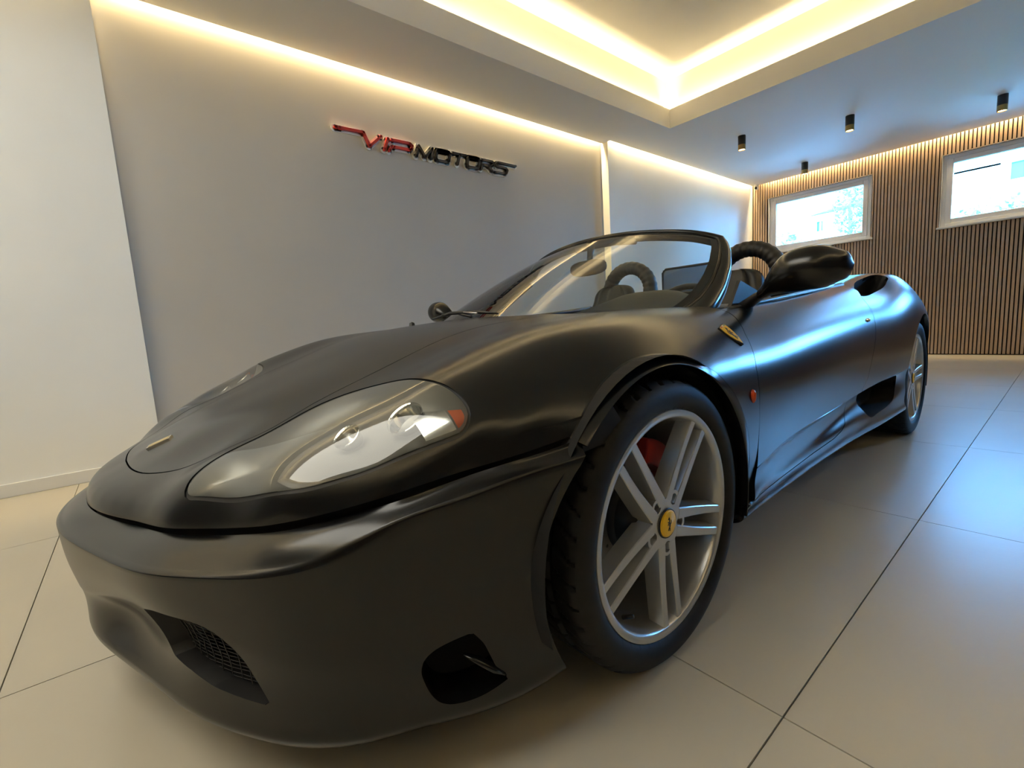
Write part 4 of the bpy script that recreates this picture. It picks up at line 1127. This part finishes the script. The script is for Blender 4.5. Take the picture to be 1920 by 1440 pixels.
    def mk_c():
        mb = MB(True); V = []
        for yv in (-.145, -.072):
            for r_ in (.118, .178):
                for k in range(9):
                    a_ = math.radians(18+62*k/8); V.append((r_*math.cos(a_), yv, r_*math.sin(a_)))
        F = []
        for k in range(8):
            F += [(k, k+1, 9+k+1, 9+k), (18+k, 27+k, 27+k+1, 18+k+1), (k, 18+k, 18+k+1, k+1), (9+k, 9+k+1, 27+k+1, 27+k)]
        F += [(0, 9, 27, 18), (8, 26, 35, 17)]
        o = mb.add(V, F).build('caliper', M['caliper'], e, bevel=.005); fixn(o); return o
    if not s: put('caliper', 'cal', mk_c)
    def mk_v():
        a_ = math.radians(236); return MB(True).tube([(.218*math.cos(a_), -.045, .218*math.sin(a_)), (.206*math.cos(a_), -.022, .206*math.sin(a_))], [.005, .004], 10).build('valve', M['trim'], e, smooth=True)
    put('valve', 'valve', mk_v)
    return e
wheel(-.002, .9197, .318, .318, .222, -16, False)
wheel(-.002, .9197, .318, .318, .222, -16, True)
wheel(2.6, .928, .328, .328, .28, 4, False)
wheel(2.6, .928, .328, .328, .28, 4, True)

# ------------------------------------------------------------------ wall sign: raised letters on a pale backing
sign = empty('wall_sign', (2.4, YG, 2.36), label='raised red and black VIP MOTORS lettering on the taupe wall', category='sign')
LET = [
 ('letter_v', 'red', [[(1.462, 2.409), (1.478, 2.409)], [(1.497, 2.410), (1.694, 2.414), (1.738, 2.316), (1.846, 2.413)]]),
 ('letter_i', 'red', [[(1.905, 2.408), (1.868, 2.312)]]),
 ('letter_p', 'red', [[(1.940, 2.404), (2.112, 2.406), (2.133, 2.390), (2.122, 2.362), (2.105, 2.352), (1.952, 2.350)], [(1.935, 2.350), (1.913, 2.312)]]),
 ('letter_m', 'signblack', [[(2.170, 2.312), (2.192, 2.374)], [(2.198, 2.406), (2.256, 2.318), (2.336, 2.407), (2.316, 2.313)]]),
 ('letter_o', 'signblack', [[(2.392, 2.403), (2.508, 2.406), (2.525, 2.390), (2.506, 2.327), (2.488, 2.313), (2.382, 2.312), (2.368, 2.326), (2.380, 2.390), (2.392, 2.403), (2.508, 2.406)]]),
 ('letter_t', 'signblack', [[(2.556, 2.407), (2.698, 2.408)], [(2.630, 2.404), (2.602, 2.313)]]),
 ('letter_o', 'signblack', [[(2.737, 2.403), (2.850, 2.406), (2.867, 2.390), (2.848, 2.327), (2.830, 2.313), (2.727, 2.312), (2.713, 2.326), (2.725, 2.390), (2.737, 2.403), (2.850, 2.406)]]),
 ('letter_r', 'signblack', [[(2.890, 2.404), (3.016, 2.406), (3.036, 2.392), (3.022, 2.368), (3.005, 2.359), (2.898, 2.357)], [(2.888, 2.357), (2.876, 2.313)], [(2.965, 2.357), (3.012, 2.313)]]),
 ('letter_s', 'signblack', [[(3.325, 2.412), (3.092, 2.411), (3.070, 2.396), (3.080, 2.372), (3.190, 2.369), (3.210, 2.352), (3.196, 2.325), (3.178, 2.316), (3.046, 2.313)]]),
]
def stroke(mb, pts, w, y0, y1, n=14):
    ox, oz = 2.4, 2.36
    D = lambda a, b, hh: (a-ox, hh, b-oz)
    for a, b in zip(pts[:-1], pts[1:]):
        a, b = np.array(a), np.array(b); e = (b-a)/np.linalg.norm(b-a); nn = np.array([-e[1], e[0]])*w
        mb.prism([tuple(a-nn), tuple(b-nn), tuple(b+nn), tuple(a+nn)], D, y0, y1)
    for a in pts:
        mb.prism([(a[0]+w*math.cos(2*PI*k/n), a[1]+w*math.sin(2*PI*k/n)) for k in range(n)], D, y0, y1)
bk = MB()
for nm, m_, strokes in LET:
    mb = MB()
    for s_ in strokes:
        stroke(mb, s_, .0100, -.042, -.016); stroke(bk, s_, .0265, -.016, -.003)
    fixn(mb.build(nm, M[m_], sign))
fixn(bk.build('backing', M['acrylic'], sign))

# ------------------------------------------------------------------ outside the windows
random.seed(4)
M['render_white'] = noisy(mat('white_render', (.80, .79, .77), .8), 1., .03)
M['tealglass'] = mat('facade_glass', (.05, .16, .20), .15)
M['leafy'] = noisy(mat('leaf_green', (.10, .33, .13), .6), 5., .5)
M['bark'] = mat('bark', (.16, .11, .08), .9)
M['terrace'] = noisy(mat('terrace_paving', (.45, .44, .42), .8), 1.5, .1)
t = MB().box(8.96, 46, -30, 40, .60, .70).build('terrace', M['terrace']); t['kind'] = 'structure'
def house(name, label, x, y0, y1, z1, wins_, depth=6, slabs=()):
    e = empty(name, (x, (y0+y1)/2, .7), label=label, category='building')
    wall = MB(); oy = (y0+y1)/2
    W_ = [(a-oy, b-oy, c-.7, d-.7) for a, b, c, d in wins_]
    # facade with real openings, row by row
    zz = sorted(set([0, z1-.7]+[v for w in W_ for v in w[2:]]))
    for za, zb in zip(zz[:-1], zz[1:]):
        hs = sorted((w[0], w[1]) for w in W_ if w[2] <= za+1e-6 and w[3] >= zb-1e-6)
        yy = y0-oy
        for a, b in hs:
            if a > yy: wall.box(0, .25, yy, a, za, zb)
            yy = max(yy, b)
        wall.box(0, .25, yy, y1-oy, za, zb)
    wall.box(.25, depth, y0-oy, y1-oy, 0, .2).box(depth-.2, depth, y0-oy, y1-oy, .2, z1-.7).box(.25, depth-.2, y0-oy, y1-oy, z1-.95, z1-.7)
    wall.build('facade', M['render_white'], e)
    for a, b, c, d in W_:
        o = MB().box(.16, .19, a, b, c, d).build('window', M['tealglass'], e)
        MB().box(.13, .16, (a+b)/2-.03, (a+b)/2+.03, c, d).build('mullion', M['frame'], o)
        MB().box(-.08, .16, a-.06, b+.06, c-.08, c).build('sill', M['render_white'], o)
    for a, b, c in slabs:
        MB().box(-1.0, 0, a-oy, b-oy, c-.7-.16, c-.7).build('balcony_slab', M['render_white'], e)
        MB().box(-1.0, -.92, a-oy, b-oy, c-.7, c-.7+.75).build('balcony_parapet', M['render_white'], e)
    return e
house('apartment_building', 'white apartment block with long balcony openings, seen through the larger window', 22, -4, 3.4, 14,
      [(1.9, 3.0, 4.85, 5.25), (1.9, 3.0, 4.0, 4.4), (.9, 1.55, 4.35, 4.9), (-.6, .3, 4.4, 5.0), (1.9, 3.0, 5.8, 6.3), (-.6, .3, 5.8, 6.4)], slabs=[(1.7, 3.2, 4.0), (1.7, 3.2, 4.85)])
house('apartment_building', 'tall white apartment block behind the low house, seen through the smaller window', 26, 7.4, 14, 14,
      [(8.2, 9.4, 4.95, 5.3), (8.2, 9.4, 4.1, 4.4), (10.2, 11.4, 4.95, 5.3), (8.2, 9.4, 6.2, 6.7)], slabs=[(8.0, 9.6, 4.95)])
lo = house('low_house', 'low white house with a small window under a pale overhanging roof', 20, 4.2, 6.9, 4.1, [(6.05, 6.28, 3.5, 3.87)], depth=4)
MB().prism([(-1.5, 3.32), (-1.5, 3.48), (1.5, 4.02), (1.5, 3.86)], lambda u, v, h: (h, -u*.95, v), -.35, 4.2).build('roof', M['base'], lo)
def leaves(name, parent, c, r, n, size, m, **kw):
    rng = random.Random(hash(name+str(c)) % 1000 if False else int(abs(c[0]*131+c[1]*37+n)) % 1000); mb = MB()
    for _ in range(n):
        while True:
            p = Vector((rng.uniform(-1, 1), rng.uniform(-1, 1), rng.uniform(-1, 1)))
            if .35 < p.length < 1: break
        p = Vector((c[0]+p.x*r[0], c[1]+p.y*r[1], c[2]+p.z*r[2]))
        a = Vector((rng.uniform(-1, 1), rng.uniform(-1, 1), rng.uniform(-1, 1))).normalized(); b = a.orthogonal().normalized(); s = size*rng.uniform(.6, 1.3)
        mb.add([p-a*s, p+b*s*.5, p+a*s, p-b*s*.5], [(0, 1, 2, 3)])
    return mb.build(name, m, parent, kind='stuff', **kw)
tr = empty('garden_tree', (13, 3.35, .7), label='leafy tree at the right side of the smaller window', category='tree')
MB().tube([(0, 0, 0), (.03, .02, 1.2), (-.02, .05, 2.3)], [.08, .06, .03], 8).build('trunk', M['bark'], tr)
leaves('foliage', tr, (0, -.02, 2.25), (.5, .40, 1.0), 900, .055, M['leafy'])
bu = empty('garden_bush', (13, 4.75, .7), label='low leafy bush at the left side of the smaller window', category='bush')
MB().tube([(0, 0, 0), (.02, .01, .6), (0, .02, 1.2)], [.03, .025, .015], 8).build('stem', M['bark'], bu)
leaves('foliage', bu, (0, 0, 1.45), (.4, .42, .62), 420, .05, M['leafy'])
he = empty('garden_hedge', (12, .4, .7), label='dense clipped hedge along the bottom of the larger window', category='hedge')
for k, (yy, zt, ry) in enumerate(((1.1, 1.62, .7), (.55, 1.72, .7), (-.1, 1.85, .8), (-1.1, 1.75, .9), (-2.4, 1.7, .9))):
    leaves('foliage', he, (0, yy-.0, zt-.75), (.4, ry, .85), 900, .05, M['leafy'])
